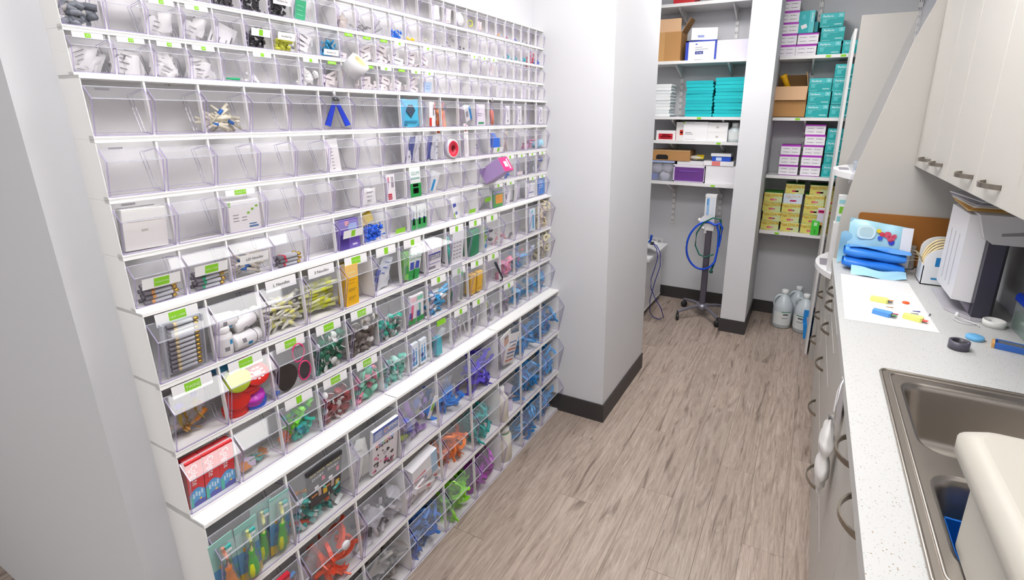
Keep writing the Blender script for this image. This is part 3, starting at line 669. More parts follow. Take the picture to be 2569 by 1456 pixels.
# pink carton poking out of its bin
t = thing('glove_carton', 'magenta and lilac carton poking out of the third medium-bin row', 'carton', (-.030, 1.268, ROWS['g'][1] + .060), Vector((.85, .02, .52)).to_track_quat('Z', 'Y').to_euler())
ob('carton_body', MB().box(-.032, -.030, -.052, .036, .030, .056, [P('8f78c8', .45), P('f0257a', .4), P('b79ad2', .45), P('dccbe6', .45), P('cf9fd0', .45), P('b79ad2', .45)]), t)
pr = MB()
for k in range(5): pr.box(.036, -.020, -.036 + .016 * k, .0364, .018, -.033 + .016 * k, P('9a84b8', .5))
pr.box(.036, -.030, .044, .0365, .030, .056, P('f0257a', .4)).box(-.010, -.012, .056, .012, .012, .0564, P('ffffff', .5)).box(.018, -.022, .056, .026, .022, .0564, P('ffd5e6', .5)).box(.036, -.030, -.052, .0364, .030, -.046, P('4a3ab0', .5))
ob('carton_print', pr, t)
pile('g', 14, 'pouch', [m_ring('2f78e8', .018, .005), m_pouch(.04, .045, '5b97ee', None, seed=76), m_ring('3f86f0', .022, .005)], 5, .5, .022, 'blue coiled bag', 'bag', 'face')
for c in (14, 15, 16, 17): tag('g', c, 'g')
stand('g', 15, 'card', m_card(.05, .014, 'f0dfe2'), 'pale pink flat card', 'card', .5, .13); pile('g', 16, 'clip', m_card(.022, .016, '77757d', None, .006), 3, .5, .012, 'small grey packet', 'packet', 'face', yhi=.45)
pile('g', 17, 'packet', [m_pouch(.035, .04, 'cfd3de', '54576a', seed=78), m_card(.03, .02, '3f5bb0', None, .004)], 4, .6, .02, 'grey and navy packet', 'packet', 'face')
# bottom medium row
def carpules(r, c, col, n, desc):
    q = cell(r, c)
    for i in range(n):
        lay, k = divmod(i, 3)
        one('anesthetic_carpule', m_carpule(col), '%s %s, %s' % (['lowest', 'second', 'third', 'topmost'][min(lay, 3)] + ' ' + ['front', 'middle', 'back'][k], desc, where(r, c)), 'carpule', (xf(q, .1 + .1 * lay) - .007 - .010 * k, q['y0'] + q['w'] * (.5 + .03 * (i % 2)), q['z0'] + .006 + .0105 * lay), (R(-90 + rnd(-3, 3)), 0, R(rnd(-4, 4))), 'carpules, ' + where(r, c))
carpules('h', 0, 'e0a060', 12, 'glass carpule with orange band'); tag('h', 0, 'g', 'CARBOCAINE', 'mid')
carpules('h', 1, '17a876', 12, 'glass carpule with green band'); tag('h', 1, 'g', 'LIDO 1:50K', 'mid')
pile('h', 2, 'capped_needle', [m_needle('3b6fb8', 'e9e2d2', .068, .0045), m_needle('ddd5c4', 'efe9dc', .068, .0045)], 22, .42, .026, 'cream capped needle with blue hub', 'needle', 'diag'); tag('h', 2, 'w', 'LID Needles', 'mid')
carpules('h', 3, 'd02a48', 9, 'glass carpule with red band')
stand('h', 5, 'carton', m_carton(.070, .088, .020, '6a4fb6', [(.0, .0, .42, .52, '43268e'), (.45, .55, .9, .85, '8fa6e0'), (.3, .80, .5, .95, 'd98a9a'), (.6, .1, .85, .16, 'd9d4ee')]), 'purple glove carton', 'carton', .5, .44); tag('h', 5, 'g', None, 'mid')
pile('h', 6, 'microbrush', [m_stick('1764e6', '2f7bf5', .036, .0024), m_chunk('1a6af0', .009, 3), m_stick('1a6af0', '3a85fa', .034, .0022)], 64, .46, .012, 'bright blue microbrush', 'microbrush', 'any'); pile('h', 6, 'carton', m_carton(.05, .03, .014, 'e8c832'), 1, .55, .02, 'small yellow carton', 'carton', 'face', v0=.45)
tag('h', 7, 'G', None, 'low'); tag('h', 11, 'G', None, 'low')
for yf, tx in ((.25, 'GUM'), (.55, 'GUM'), (.8, None)):
    stand('h', 8, 'floss_carton', m_carton(.024, .082, .014, 'f0f4f2', [(.0, .0, 1, .45, '1fa34a'), (.3, .2, .7, .5, '3f4fae')], texts=[('GUM', .5, .7, .010, '2f8f86', 'v')]), '%s green and white floss carton' % {.25: 'nearest', .55: 'middle', .8: 'farthest'}[yf], 'carton', yf, .42, rot=(0, R(4), 0))
stand('h', 10, 'carton', m_carton(.030, .078, .020, 'f3f3f6', [(.2, .55, .8, .75, '4a58b0'), (.3, .15, .7, .3, '6f7fc0'), (.0, .0, .2, .3, '9fcf4a')]), 'white carton with blue ovals', 'carton', .5, .43, rot=(R(16), 0, 0))
pile('h', 12, 'gauze_pad', m_pouch(.06, .05, 'efece6', None, seed=80), 3, .4, .028, 'cream gauze pad', 'gauze', 'face', v0=.3); tag('h', 12, 'G', None, 'mid')
stand('h', 13, 'floss_carton', m_carton(.072, .07, .016, '3fae4a', [(.25, .2, 1, .75, 'f5a93c'), (.0, .8, 1, 1, '8d88b0')]), 'green and orange packet', 'packet', .5, .36); tag('h', 13, 'g')
pile('h', 14, 'leaflet', m_card(.045, .082, 'f1f0f4', [(.3, .2, .55, .5, '77747c'), (.2, .6, .7, .63, 'a09da6')]), 3, .45, .022, 'white printed leaflet', 'leaflet', 'up', v0=.42); tag('h', 14, 'g')
pile('h', 15, 'leaflet', m_card(.06, .075, 'f6f5f4'), 2, .42, .03, 'plain white leaflet', 'leaflet', 'up', v0=.4)
stand('h', 16, 'carton', m_carton(.066, .066, .014, 'f3f3f6', [(.1, .32, .75, .38, '3b4a9a'), (.8, .1, .9, .9, 'd5d5dd')]), 'white carton with navy stripe', 'carton', .5, .36); tag('h', 16, 'g')
stand('h', 17, 'carton', m_carton(.066, .078, .014, '3f86dc', [(.15, .55, .7, .6, 'e8effa'), (.15, .42, .8, .46, 'b8d3f5'), (.2, .7, .35, .9, 'a8c8f2'), (.45, .7, .6, .9, 'a8c8f2')]), 'medium blue carton with white print', 'carton', .5, .42); tag('h', 17, 'g')
# ------------------------------------------------------------------ large-bin rows
# blister tray of carpules
q = cell('i', 0)
t = thing('carpule_tray', 'clear blister tray of ten carpules in the nearest top large bin', 'carpule tray', (xf(q, .2) - .012, q['y0'] + q['w'] * .50, q['z0'] + .006), (0, R(9), 0))
ob('tray', MB().box(-.010, -.040, 0, -.006, .040, .125, CLEAR('blister', (.86, .88, .92), .35, rough=.1)).box(-.006, -.040, 0, .003, -.037, .125, 'blister').box(-.006, .037, 0, .003, .040, .125, 'blister'), t)
for k in range(11): ob('carpule', m_carpule('d6c298'), t, (-.001, 0, .010 + .0108 * k), (R(-90), 0, 0))
tag('i', 0, 'g', 'LIDO 1:100K')
# white bottles
def bottle(r, c, dy, z, ro, desc, dx=0):
    q = cell(r, c)
    t = thing('pill_bottle', '%s in the %s' % (desc, where(r, c)), 'bottle', (xf(q, .3) - .030 + dx, q['y0'] + q['w'] * dy, q['z0'] + z), ro, 'white bottles, second large bin')
    W_ = P('f6f5f4', .35)
    ob('bottle_body', memo('bottle_body', lambda: MB().lathe([(0, -.034), (.0195, -.034), (.0205, -.031), (.0205, .016), (.014, .024), (.014, .027)], W_, 18)), t)
    ob('cap', memo('cap', lambda: MB().lathe([(.0165, .023), (.017, .024), (.017, .036), (.0155, .038), (0, .038)], P('fdfcfa', .4), 18)), t)
    lb = memo('bottle_label', lambda: MB().grid(lambda u, v: (.0209 * math.cos(-1.2 + 2.4 * u), .0209 * math.sin(-1.2 + 2.4 * u), -.024 + .034 * v), 8, 1, P('f2f1f1', .5)).grid(lambda u, v: (.0212 * math.cos(-.1 + .45 * u), .0212 * math.sin(-.1 + .45 * u), -.006 + .011 * v), 3, 1, P('1d93c8', .5)).grid(lambda u, v: (.0212 * math.cos(-.7 + .5 * u), .0212 * math.sin(-.7 + .5 * u), -.02 + .010 * v), 3, 1, P('8d8a90', .5)))
    ob('bottle_label', lb, t)
bottle('i', 1, .22, .036, (0, R(3), R(20)), 'upright white pill bottle')
bottle('i', 1, .66, .022, (R(-90), R(14), R(6)), 'white pill bottle lying lowest')
bottle('i', 1, .36, .080, (R(-98), R(30), R(4)), 'white pill bottle lying on top', -.006)
bottle('i', 1, .76, .066, (R(-60), R(60), R(30)), 'white pill bottle tipped with its base forward', -.008)
pile('i', 2, 'capped_needle', [m_needle('e3e19a', 'f0efe2', .066, .0044), m_needle('ece9c0', 'f5f4ea', .066, .0044), m_needle('e6e27a', 'efeed8', .062, .0044)], 60, .58, .024, 'pale yellow capped needle', 'needle', 'diag'); tag('i', 2, 'w', 'L Needles')
pile('i', 3, 'capped_needle', [m_needle('d3d826', 'e9ecba', .078, .0052), m_needle('c8d020', 'dfe68a', .074, .0052)], 46, .64, .030, 'bright yellow capped needle', 'needle', 'lay'); tag('i', 3, 'w', 'S Needles')
stand('i', 4, 'paste_carton', m_carton(.046, .128, .034, 'ffc400', [(.2, .62, .8, .64, 'd89a00'), (.2, .54, .7, .56, 'd89a00'), (.2, .40, .8, .415, 'a98a20'), (.2, .36, .7, .375, 'a98a20'), (.2, .2, .75, .215, 'a98a20'), (.2, .16, .6, .175, 'a98a20'), (.2, .78, .8, .83, 'f5d860')], top='ffd84a'), 'tall yellow carton', 'carton', .33, .43, rot=(0, R(5), 0), back=.022); tag('i', 4, 'g', 'TOOTHMOUSSE')
pile('i', 5, 'packet', [m_pouch(.045, .075, 'dfe6f2', '4a6fc0', seed=90), m_pouch(.05, .06, 'eceff5', None, seed=91), m_card(.016, .02, '2f5fc0', None, .003)], 8, .55, .026, 'white packet with blue print', 'packet', 'face', v0=.15); tag('i', 5, 'g')
for yf, sd in ((.26, 0), (.5, 1), (.74, 2)):
    stand('i', 6, 'floss_carton', m_carton(.030, .115, .018, 'eaf3ec', [(.0, .0, 1, .30, '22a84e'), (.2, .32, .8, .55, '3f55b8'), (.1, .75, .9, .80, '2f9a7a')], texts=[('GUM', .5, .66, .012, '2f8f76', 'h')]) if sd != 0 else m_carton(.026, .10, .018, '7fd05a', [(.2, .2, .8, .5, '3aa84a')]), '%s green and white floss carton' % ['nearest', 'middle', 'farthest'][sd], 'carton', yf, .40, rot=(R(6 - 8 * sd), R(7), 0), back=.018)
tag('i', 6, 'g')
stand('i', 7, 'floss_carton', m_carton(.075, .115, .045, 'f4f2f5', [(.0, .34, 1, .56, 'efeef4'), (.1, .08, .6, .17, '8c8892'), (.1, .25, .95, .27, '6a66b0'), (.05, .38, .95, .60, '3b3f9e')], texts=[('GUM', .5, .49, .022, 'ffffff', 'h')]), 'large white carton with GUM oval', 'carton', .45, .42, rot=(0, R(7), 0), back=.030)
stand('i', 8, 'carton', m_carton(.070, .125, .045, 'e6e6ea', [(.12 + .25 * (k % 3), .15 + .12 * (k // 3), .28 + .25 * (k % 3), .18 + .12 * (k // 3), '8f8e98') for k in range(15)]), 'grey printed carton', 'carton', .60, .43, rot=(0, R(7), 0), back=.030)
stand('i', 8, 'brush', m_stick('2fb8a0', '3fc8b0', .10, .006), 'teal brush handle', 'brush', .14, .42); tag('i', 8, 'g'); tag('i', 9, 'g')
stand('i', 9, 'carton', m_carton(.055, .105, .040, '0f8a5c', top='16a06c'), 'dark green carton', 'carton', .5, .38, rot=(R(4), R(7), 0), back=.026)
pile('i', 10, 'packet', [m_pouch(.05, .07, 'e2e0e4', None, seed=92), m_card(.02, .05, '2f9fd0', [(.1, .4, .9, .6, 'ffffff')], .003), m_card(.016, .06, '9fd04a', None, .003), m_chunk('35343a', .014, 3), m_chunk('6e4a3a', .013, 4)], 9, .5, .026, 'small mixed packet', 'packet', 'up', v0=.1); tag('i', 10, 'g')
pile('i', 11, 'brush', m_stick('f2a8b4', 'f7d5da', .06, .004), 5, .3, .018, 'pink small brush', 'brush', 'diag', yhi=.6); pile('i', 12, 'clip', m_chunk('8f8c94', .014, 7), 2, .15, .02, 'grey rubber piece', 'rubber piece', yhi=.5)
stand('i', 13, 'card', m_card(.055, .11, 'd5e4ee', [(.5, .1, .72, .7, '2f9fd0'), (.3, .8, .6, .92, '3fb8c8')], .006), 'pale card with blue bar', 'card', .5, .42)
CREAM = [m_ring('e9d8b0', .018, .0045), m_ring('efe1c0', .014, .004), m_chunk('ecdcb8', .013, 3)]
pile('i', 14, 'latex_ring', CREAM, 26, .85, .018, 'cream latex ring', 'ring')
# second large row
AMB = [m_pouch(.07, .05, 'f2cf9a', None, clear=True, seed=95), m_pouch(.06, .07, 'f0c88a', None, clear=True, seed=96)]
pile('j', 0, 'toy_bag', AMB, 5, .6, .044, 'clear crinkled bag', 'bag', 'face'); pile('j', 0, 'toy_whistle', [m_stick('f2932c', 'f7b86a', .06, .007), m_strip('e9b020', .05, .008), m_strip('d8b83a', .06, .02)], 9, .42, .036, 'amber plastic toy', 'toy', 'diag')
pile('j', 0, 'toy_charm', m_chunk('6a58b8', .010, 2), 2, .7, .03, 'violet toy bit', 'toy', v0=.6); tag('j', 0, 'g', 'TWINE')
def tin(r, c, yf, zz, col, ro, nm_, txt=False, dx=0):
    q = cell(r, c); t = thing('retainer_case', '%s round case in the %s' % (nm_, where(r, c)), 'case', (xf(q, zz / q['h']) - .033 + dx, q['y0'] + q['w'] * yf, q['z0'] + zz), ro, 'round cases, second large bin of the middle row')
    m = P(col, .3)
    ob('case_base', memo(('case_base', col), lambda: MB().lathe([(0, -.012), (.026, -.012), (.029, -.009), (.029, .0), (.0275, .0)], m, 20)), t)
    ob('case_lid', memo(('case_lid', col), lambda: MB().lathe([(.0275, .0), (.0295, .0005), (.0295, .008), (.026, .012), (0, .0135)], m, 20)), t)
    if txt:
        mk = MB()
        for i in range(9): mk.box(.014 * math.cos(i * .7) - .002, .014 * math.sin(i * .7) - .003, .0132, .014 * math.cos(i * .7) + .002, .014 * math.sin(i * .7) + .003, .0142, P('ffe9e9', .5))
        mk.box(-.006, -.009, .0136, .005, .009, .0144, P('ffe9e9', .5)); ob('case_print', mk, t)
fc = (0, R(72), 0)
tin('j', 1, .70, .092, 'f02018', (0, R(62), R(-8)), 'red printed', True); tin('j', 1, .29, .046, 'ee1c12', (0, R(75), R(-10)), 'red front'); tin('j', 1, .30, .098, 'c8e02a', (0, R(80), 0), 'lime green')
tin('j', 1, .62, .030, 'c81ec0', (0, R(25), 0), 'magenta'); tin('j', 1, .68, .012, '1f5fd8', (0, R(6), 0), 'blue', dx=-.002); tin('j', 1, .30, .012, 'e8150c', (0, R(4), 0), 'red bottom', dx=-.006)
tin('j', 1, .58, .060, 'e8180f', (0, R(10), 0), 'red middle', dx=-.012); tin('j', 1, .55, .118, 'f2564e', (0, R(40), 0), 'salmon red upper', dx=-.022); tin('j', 1, .30, .128, '4fb0e8', (0, R(30), 0), 'sky blue upper', dx=-.022)
tag('j', 1, 'g', 'TOOTH BOX')
# sunglasses
q = cell('j', 2); t = thing('sunglasses', 'black sunglasses with pink frame standing in the third middle large bin', 'sunglasses', (xf(q, .4) - .014, q['y0'] + q['w'] * .5, q['z0'] + .070), (R(6), R(8), R(0)))
def oval(a, b, n=18, ph=0): return [(a * math.cos(2 * math.pi * i / n), b * math.sin(2 * math.pi * i / n) * (1 - .12 * math.cos(2 * math.pi * i / n))) for i in range(n)]
ob('lens', MB().prism([(y - .022, z - .022) for y, z in oval(.030, .042)], 0, -.004, -.002, P('15151a', .12)), t); ob('lens', MB().prism([(y + .028, z - .030) for y, z in oval(.016, .028)], 0, -.003, -.001, P('33323c', .12)), t)
fr_ = MB().tube([(0, y + .028, z - .030) for y, z in oval(.018, .030)], .0022, P('f0357f', .35), 6, closed=True).tube([(0, y + .018, z + .034) for y, z in oval(.017, .028)], .0020, P('f0357f', .35), 6, closed=True)
ob('frame_rim', fr_, t); ob('temple', MB().tube([(-.006, -.046, -.02), (-.03, -.046, .03), (-.035, -.04, .05)], .0028, P('1b1b20', .3), 6), t)
stand('j', 2, 'case_corner', m_chunk('2b6fd0', .012, 3), 'blue glasses bit', 'glasses bit', .06, .08); tag('j', 2, 'g', 'TOPICAL')
GC = [m_cup('0d6b50', 'e6e6e4'), m_cup('10805e', '0f7456'), m_cup('0b5f46', 'dfe5e0')]
pile('j', 3, 'prophy_cup', GC, 60, .74, .012, 'dark green prophy paste cup', 'paste cup'); tag('j', 3, 'g', 'PRUDENT PROPHY')
pile('j', 4, 'prophy_cup', [m_cup('6e665f', 'a49c95'), m_cup('5d564f', 'd5d2ce'), m_cup('7b736c', '8d857e')], 56, .72, .012, 'grey prophy paste cup', 'paste cup'); tag('j', 4, 'g', 'CUPS')
pile('j', 5, 'prophy_cup', [m_cup('27b89c', 'd5dcda'), m_cup('3cc9b0', '8d9290'), m_cup('707372', 'c9cfcd')], 44, .48, .012, 'teal and grey prophy paste cup', 'paste cup')
for yf, rt, nm_ in ((.36, -4, 'pink and blue'), (.68, 3, 'green and white')):
    stand('j', 6, 'brush_packet', m_carton(.036, .105, .010, 'f3eef2', [(.0, .0, 1, .18, '22a84e'), (.3, .1, .6, .7, 'f06a94' if yf < .5 else '7fc8b8'), (.05, .2, .5, .42, '3a55b8'), (.1, .8, .9, .95, 'f4b8c8' if yf < .5 else '4fc89a')]), nm_ + ' brush packet', 'brush packet', yf, .42, rot=(R(rt), R(7), 0))
pile('j', 7, 'syringe_tip', [m_stick('2fb0ea', 'f2f4f6', .055, .0055), m_stick('f0f3f6', '2aa4e0', .055, .0055), m_capsule('33a8e0', 'e9eef2', .045, .006)], 30, .62, .016, 'blue and white syringe tip', 'tip', 'diag'); tag('j', 7, 'g')
pile('j', 8, 'brush', [m_stick('2f8a4a', '3f9a58', .12, .0032), m_stick('8f88b0', 'b8b4c8', .12, .003), m_stick('e2e2e6', 'd0d0d6', .12, .004)], 9, .48, .014, 'green and white cement brush', 'brush', 'up', v0=.44)
stand('j', 8, 'clear_bag', m_pouch(.07, .15, 'ffffff', None, clear=True, seed=98), 'clear bag sticking up', 'bag', .4, .62, xo=.012); tag('j', 8, 'g')
for yf, nm_ in ((.28, 'nearer'), (.70, 'farther')): stand('j', 9, 'carton', m_carton(.036, .085, .026, 'f7c21a', [(.1, .1, .9, .2, 'e0a800')]), nm_ + ' yellow carton', 'carton', yf, .36, rot=(0, R(6), 0), back=.018)
tag('j', 9, 'g')
q = cell('j', 10); t = thing('curing_wand', 'black angled instrument in the eleventh middle large bin', 'instrument', (xf(q, .6) + .004, q['y0'] + .03, q['z0'] + .12))
ob('wand_handle', MB().tube([(0, 0, 0), (0, .034, -.055)], [.006, .005], P('232a3c', .35), 8), t); ob('wand_tip', MB().tube([(0, .034, -.055), (0, .052, -.082), (0, .050, -.092), (0, .034, -.090)], [.005, .004, .004, .003], P('1b1b22', .35), 8), t); tag('j', 10, 'g')
pile('j', 11, 'pouch', [m_pouch(.04, .045, 'f0a0bc', None, seed=100), m_strip('ee8fb0', .05, .016), m_pouch(.03, .03, 'e87aa0', None, seed=101)], 12, .58, .022, 'pink crumpled pouch', 'pouch', 'any')
pile('j', 12, 'pouch', [m_pouch(.04, .05, '7fb8ec', None, seed=102), m_chunk('3f8ee0', .012, 3), m_strip('a8cdf0', .05, .015), m_chunk('d05a78', .008, 3)], 14, .8, .022, 'blue mixed pouch', 'pouch', 'any')
pile('j', 13, 'pouch', [m_pouch(.05, .06, 'c2d6e2', None, seed=103), m_pouch(.04, .05, 'd5e0e8', None, clear=True, seed=104)], 5, .5, .028, 'pale clear pouch', 'pouch', 'face')
pile('j', 14, 'latex_ring', [m_ring('e6ddb8', .02, .004), m_ring('ded4a8', .016, .004)], 20, .85, .018, 'beige latex ring', 'ring')
# bottom large row
def toothpaste(yf, nm_):
    def f():
        w_, h_, t_ = .034, .132, .026
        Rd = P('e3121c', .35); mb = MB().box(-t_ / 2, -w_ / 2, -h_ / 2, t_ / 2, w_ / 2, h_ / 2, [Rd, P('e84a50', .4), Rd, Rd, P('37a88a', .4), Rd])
        x = t_ / 2 + .0003
        n = 10; arc = [(-w_ / 2 + w_ * i / n, -h_ / 2 + h_ * (.30 + .10 * math.sin(math.pi * i / n))) for i in range(n + 1)]
        mb.poly([(x, -w_ / 2, -h_ / 2)] + [(x, w_ / 2, -h_ / 2)] + [(x, y, z_) for y, z_ in reversed(arc)], P('3f9fdc', .35))
        mb.poly([(x + .0002, -w_ / 2, -h_ / 2), (x + .0002, w_ / 2, -h_ / 2), (x + .0002, w_ / 2, -h_ / 2 + h_ * .10), (x + .0002, 0, -h_ / 2 + h_ * .13), (x + .0002, -w_ / 2, -h_ / 2 + h_ * .06)], P('4a4fb0', .4))
        mb.box(x, -w_ / 2, -h_ * .48, x + .0003, -w_ * .28, -h_ * .24, P('3fc0a8', .4))
        mb.prism([(.006 + .004 * math.cos(i * math.pi * .2) * (1 if i % 2 == 0 else .5), -h_ * .36 + .004 * math.sin(i * math.pi * .2) * (1 if i % 2 == 0 else .5)) for i in range(10)], 0, x + .0002, x + .0006, P('f5d23c', .4))
        for k in range(4): mb.box(x + .0002, -.010 + .006 * k, -h_ * .30 + .004 * (k % 2), x + .0006, -.006 + .006 * k, -h_ * .20 + .004 * (k % 2), P('bfe6f7', .4))
        mb.text('Colgate', (x, -.001, h_ * .20), (0, 0, -1), (0, 1, 0), .019, P('ffffff', .4)); mb.box(x, -.014, h_ * .30, x + .0003, -.009, h_ * .36, P('f7b0b0', .4))
        return mb
    stand('k', 0, 'toothpaste_box', memo('toothpaste_box', f), nm_ + ' red Colgate toothpaste box', 'toothpaste box', yf, .44, rot=(0, R(9), 0), back=.020)
toothpaste(.22, 'nearest'); toothpaste(.53, 'middle'); toothpaste(.83, 'farthest')
pile('k', 1, 'foam_disc', [m_card(.026, .020, k, None, .003) for k in ('d88f5a', '5f9a94', 'c9b8d0', 'c2845a', '7fa08a')], 9, .10, .020, 'flat coloured foam disc', 'foam disc', 'flat', spread=1.2)
pile('k', 2, 'toy_ring', [m_strip('6fdc1e', .035, .012), m_strip('58c818', .03, .012), m_chunk('7fe030', .009, 2), m_strip('38c8b0', .035, .012)], 24, .72, .018, 'lime green toy', 'toy', 'any', v0=.35)
pile('k', 2, 'toy_animal', [m_chunk('2fbfb0', .011, 5), m_strip('2ab0c0', .03, .014), m_chunk('3fc8a8', .010, 6)], 14, .36, .018, 'teal toy', 'toy', 'any', ylo=.25); pile('k', 2, 'toy_frog', [m_chunk('ff8248', .014, 7), m_strip('ff9460', .035, .016)], 7, .24, .02, 'orange toy', 'toy', 'any', yhi=.45); tag('k', 2, 'g')
pile('k', 3, 'prophy_cup', [m_cup('8a2a2e', 'e9e6e4'), m_cup('74222a', 'd8d2d0'), m_cup('8f3034', '9a3a3c')], 40, .66, .012, 'maroon and white prophy paste cup', 'paste cup'); tag('k', 3, 'g', 'COARSE')
pile('k', 4, 'prophy_cup', [m_cup('f48fa8', 'f7a8bc', .015), m_cup('3f9a7c', '58b090', .015), m_cup('f07f9c', 'ef8fa8', .015), m_cup('8fd8bc', '6fc8a8', .015)], 34, .72, .015, 'pink and green prophy paste cup', 'paste cup'); stand('k', 4, 'prophy_cup', m_cup('4fa8d0', '5fb8dc', .017), 'sky blue paste cup', 'paste cup', .55, .72); tag('k', 4, 'g', 'FINE')
pile('k', 5, 'prophy_cup', [m_cup('7fdcc8', 'c8dcd8'), m_cup('58d0b8', '9aa8a8'), m_cup('a8e0d4', 'e2e8e8')], 42, .66, .012, 'mint prophy paste cup', 'paste cup')
for yf, nm_ in ((.3, 'nearer'), (.68, 'farther')): stand('k', 6, 'brush_packet', m_carton(.034, .100, .012, 'e4eef5', [(.2, .1, .35, .8, '2f9fe0'), (.6, .1, .75, .8, '2f9fe0'), (.1, .1, .8, .25, '3f9fd8'), (.1, .3, .5, .45, '4a58b8')]), nm_ + ' white and blue brush packet', 'brush packet', yf, .40, rot=(R(4), R(7), 0))
stand('k', 7, 'carton', m_carton(.03, .07, .02, '1fb0c0'), 'turquoise small carton', 'carton', .35, .3); pile('k', 7, 'pouch', m_pouch(.04, .05, 'dfe9ee', None, seed=110), 4, .5, .024, 'white cotton pouch', 'pouch', 'face'); tag('k', 7, 'G')
pile('k', 8, 'applicator', [m_stick('e4e2e4', 'c9c7cb', .09, .0022), m_stick('b8b6bb', 'd8d6da', .09, .0022)], 22, .5, .02, 'thin white applicator stick', 'applicator', 'up', v0=.38); tag('k', 8, 'g')
pile('k', 9, 'applicator', [m_stick('a9a6aa', 'c5c3c8', .085, .004), m_stick('cfcdd1', '9b989e', .085, .004)], 10, .5, .022, 'grey metal applicator', 'applicator', 'up', v0=.38); tag('k', 9, 'g')
pile('k', 10, 'instrument', [m_stick('2b2a30', '8f8d94', .085, .005), m_pouch(.035, .07, 'b7b5bc', None, seed=111), m_stick('35343a', 'b8d03a', .07, .005)], 6, .45, .024, 'black and grey instrument', 'instrument', 'up', v0=.3)
pile('k', 11, 'rubber_point', [m_chunk('8a7f88', .010, 3), m_capsule('7c727c', None, .03, .005)], 20, .52, .014, 'mauve grey rubber point', 'rubber point'); tag('k', 11, 'g')
for c in (12, 13, 14): pile('k', c, 'rubber_dam', [m_strip('27a0dc', .05, .02), m_strip('3fb0e6', .045, .018), m_chunk('1f96d6', .013, c)], 16, .62, .024, 'blue rubber piece', 'rubber piece', 'any')

# ------------------------------------------------------------------ giant-bin rows
def brushpack(yf, zc, col, col2, nm_, rt=0, bk=.03):
    q = cell('l', 0)
    t = thing('toothbrush_pack', '%s toothbrush blister pack in the %s' % (nm_, where('l', 0)), 'toothbrush pack', (xf(q, .1) - bk, q['y0'] + q['w'] * yf, q['z0'] + .006), (R(rt), R(8), 0), 'toothbrush packs, nearest giant bin')
    def card():
        mb = MB(); h_ = .185; w_ = .054
        mb.box(-.002, -w_ / 2, 0, 0, w_ / 2, h_ * .55, P('5f9fd0', .4)).box(-.002, -w_ / 2, h_ * .55, 0, w_ / 2, h_, P('9fd0c8', .4))
        mb.prism([(-w_ / 2, 0), (w_ / 2, 0), (w_ / 2, h_ * .16), (0, h_ * .12), (-w_ / 2, h_ * .18)], 0, 0, .0005, P('e8c42a', .4))
        rs = random.Random(3)
        for k in range(9):
            y, z_ = rs.uniform(-.022, .018), rs.uniform(.035, .1); mb.box(0, y, z_, .0005, y + rs.uniform(.004, .01), z_ + rs.uniform(.006, .016), P(rs.choice(['2f6fd0', '4fb0a0', 'e8a030', '58b878']), .4))
        return mb
    ob('backing_card', memo('backing_card', card), t)
    ob('blister', memo('brush_blister', lambda: MB().lathe([(0, 0), (.020, .008), (.022, .03), (.017, .075), (.012, .10), (.013, .165), (0, .172)], CLEAR('brush_blister', (.93, .97, .96), .10), 10)), t, (.006, 0, 0), scale=(.55, 1, 1))
    ob('brush_handle', memo(('brush_handle', col), lambda: MB().lathe([(0, .006), (.010, .010), (.0145, .03), (.012, .06), (.007, .085), (.0085, .098), (0, .10)], P(col, .35), 12)), t, (.009, 0, 0), scale=(.6, 1, 1))
    ob('grip', memo(('grip', col2), lambda: MB().lathe([(0, .014), (.006, .018), (.008, .035), (.005, .058), (0, .062)], P(col2, .35), 10)), t, (.0135, -.006, 0), scale=(.6, 1, 1))
    ob('brush_neck', memo(('brush_neck', col2), lambda: MB().tube([(0, 0, .096), (0, .001, .13), (0, -.003, .155), (0, -.003, .165)], [.0055, .0042, .005, .004], P('e3e68a' if col != 'f28a2a' else 'f29a78', .35), 8)), t, (.009, 0, 0))
    ob('bristles', memo('bristles', lambda: MB().box(-.003, 0, .146, .003, .013, .154, P('ffffff', .6)).box(-.003, 0, .154, .003, .013, .163, P('3fc0b8', .6))), t, (.009, .001, 0))
brushpack(.14, 0, 'f28a2a', 'f7a04a', 'orange-handled', 4, .012); brushpack(.40, 0, '2fc01a', 'd8e02a', 'nearer green-handled', 2, .010); brushpack(.60, 0, '28b818', 'cfe028', 'middle green-handled', -3, .035); brushpack(.83, 0, '2fc01a', 'd8e02a', 'farthest green-handled', -2, .022)
CANDY = [m_chunk('2f9f94', .012, 3), m_strip('1f8f84', .03, .014), m_chunk('9fd0cc', .010, 4), m_strip('e9f0ee', .03, .012), m_chunk('4fb8ac', .009, 8)]
pile('l', 1, 'candy', CANDY, 70, .52, .018, 'teal wrapped paste cup', 'sweet'); pile('l', 1, 'candy_stick', [m_stick('e8583a', 'f0704a', .07, .006), m_stick('f0a030', 'e89020', .06, .006), m_stick('d8c03a', 'c8b030', .06, .005)], 9, .45, .03, 'orange and red stick', 'stick', 'diag', v0=.12)
for yf, rt, nm_ in ((.42, 4, 'nearer'), (.66, -4, 'farther')):
    stand('l', 1, 'paste_card', m_carton(.062, .13, .008, '2b2a2e', [(.3, .45, .5, .52, 'f2f0ee'), (.1, .28, .4, .32, 'd8893a'), (.45, .2, .6, .42, 'c9b0a8'), (.7, .15, .9, .3, 'f0c020'), (.7, .55, .85, .66, 'e86a8a')], texts=[('PICK YOUR', .5, .86, .009, 'e8d83a', 'h'), ('ZOOBY', .5, .74, .011, 'ffffff', 'h')]), nm_ + ' black printed card', 'card', yf, .58, rot=(R(rt), R(8), 0), back=.004)
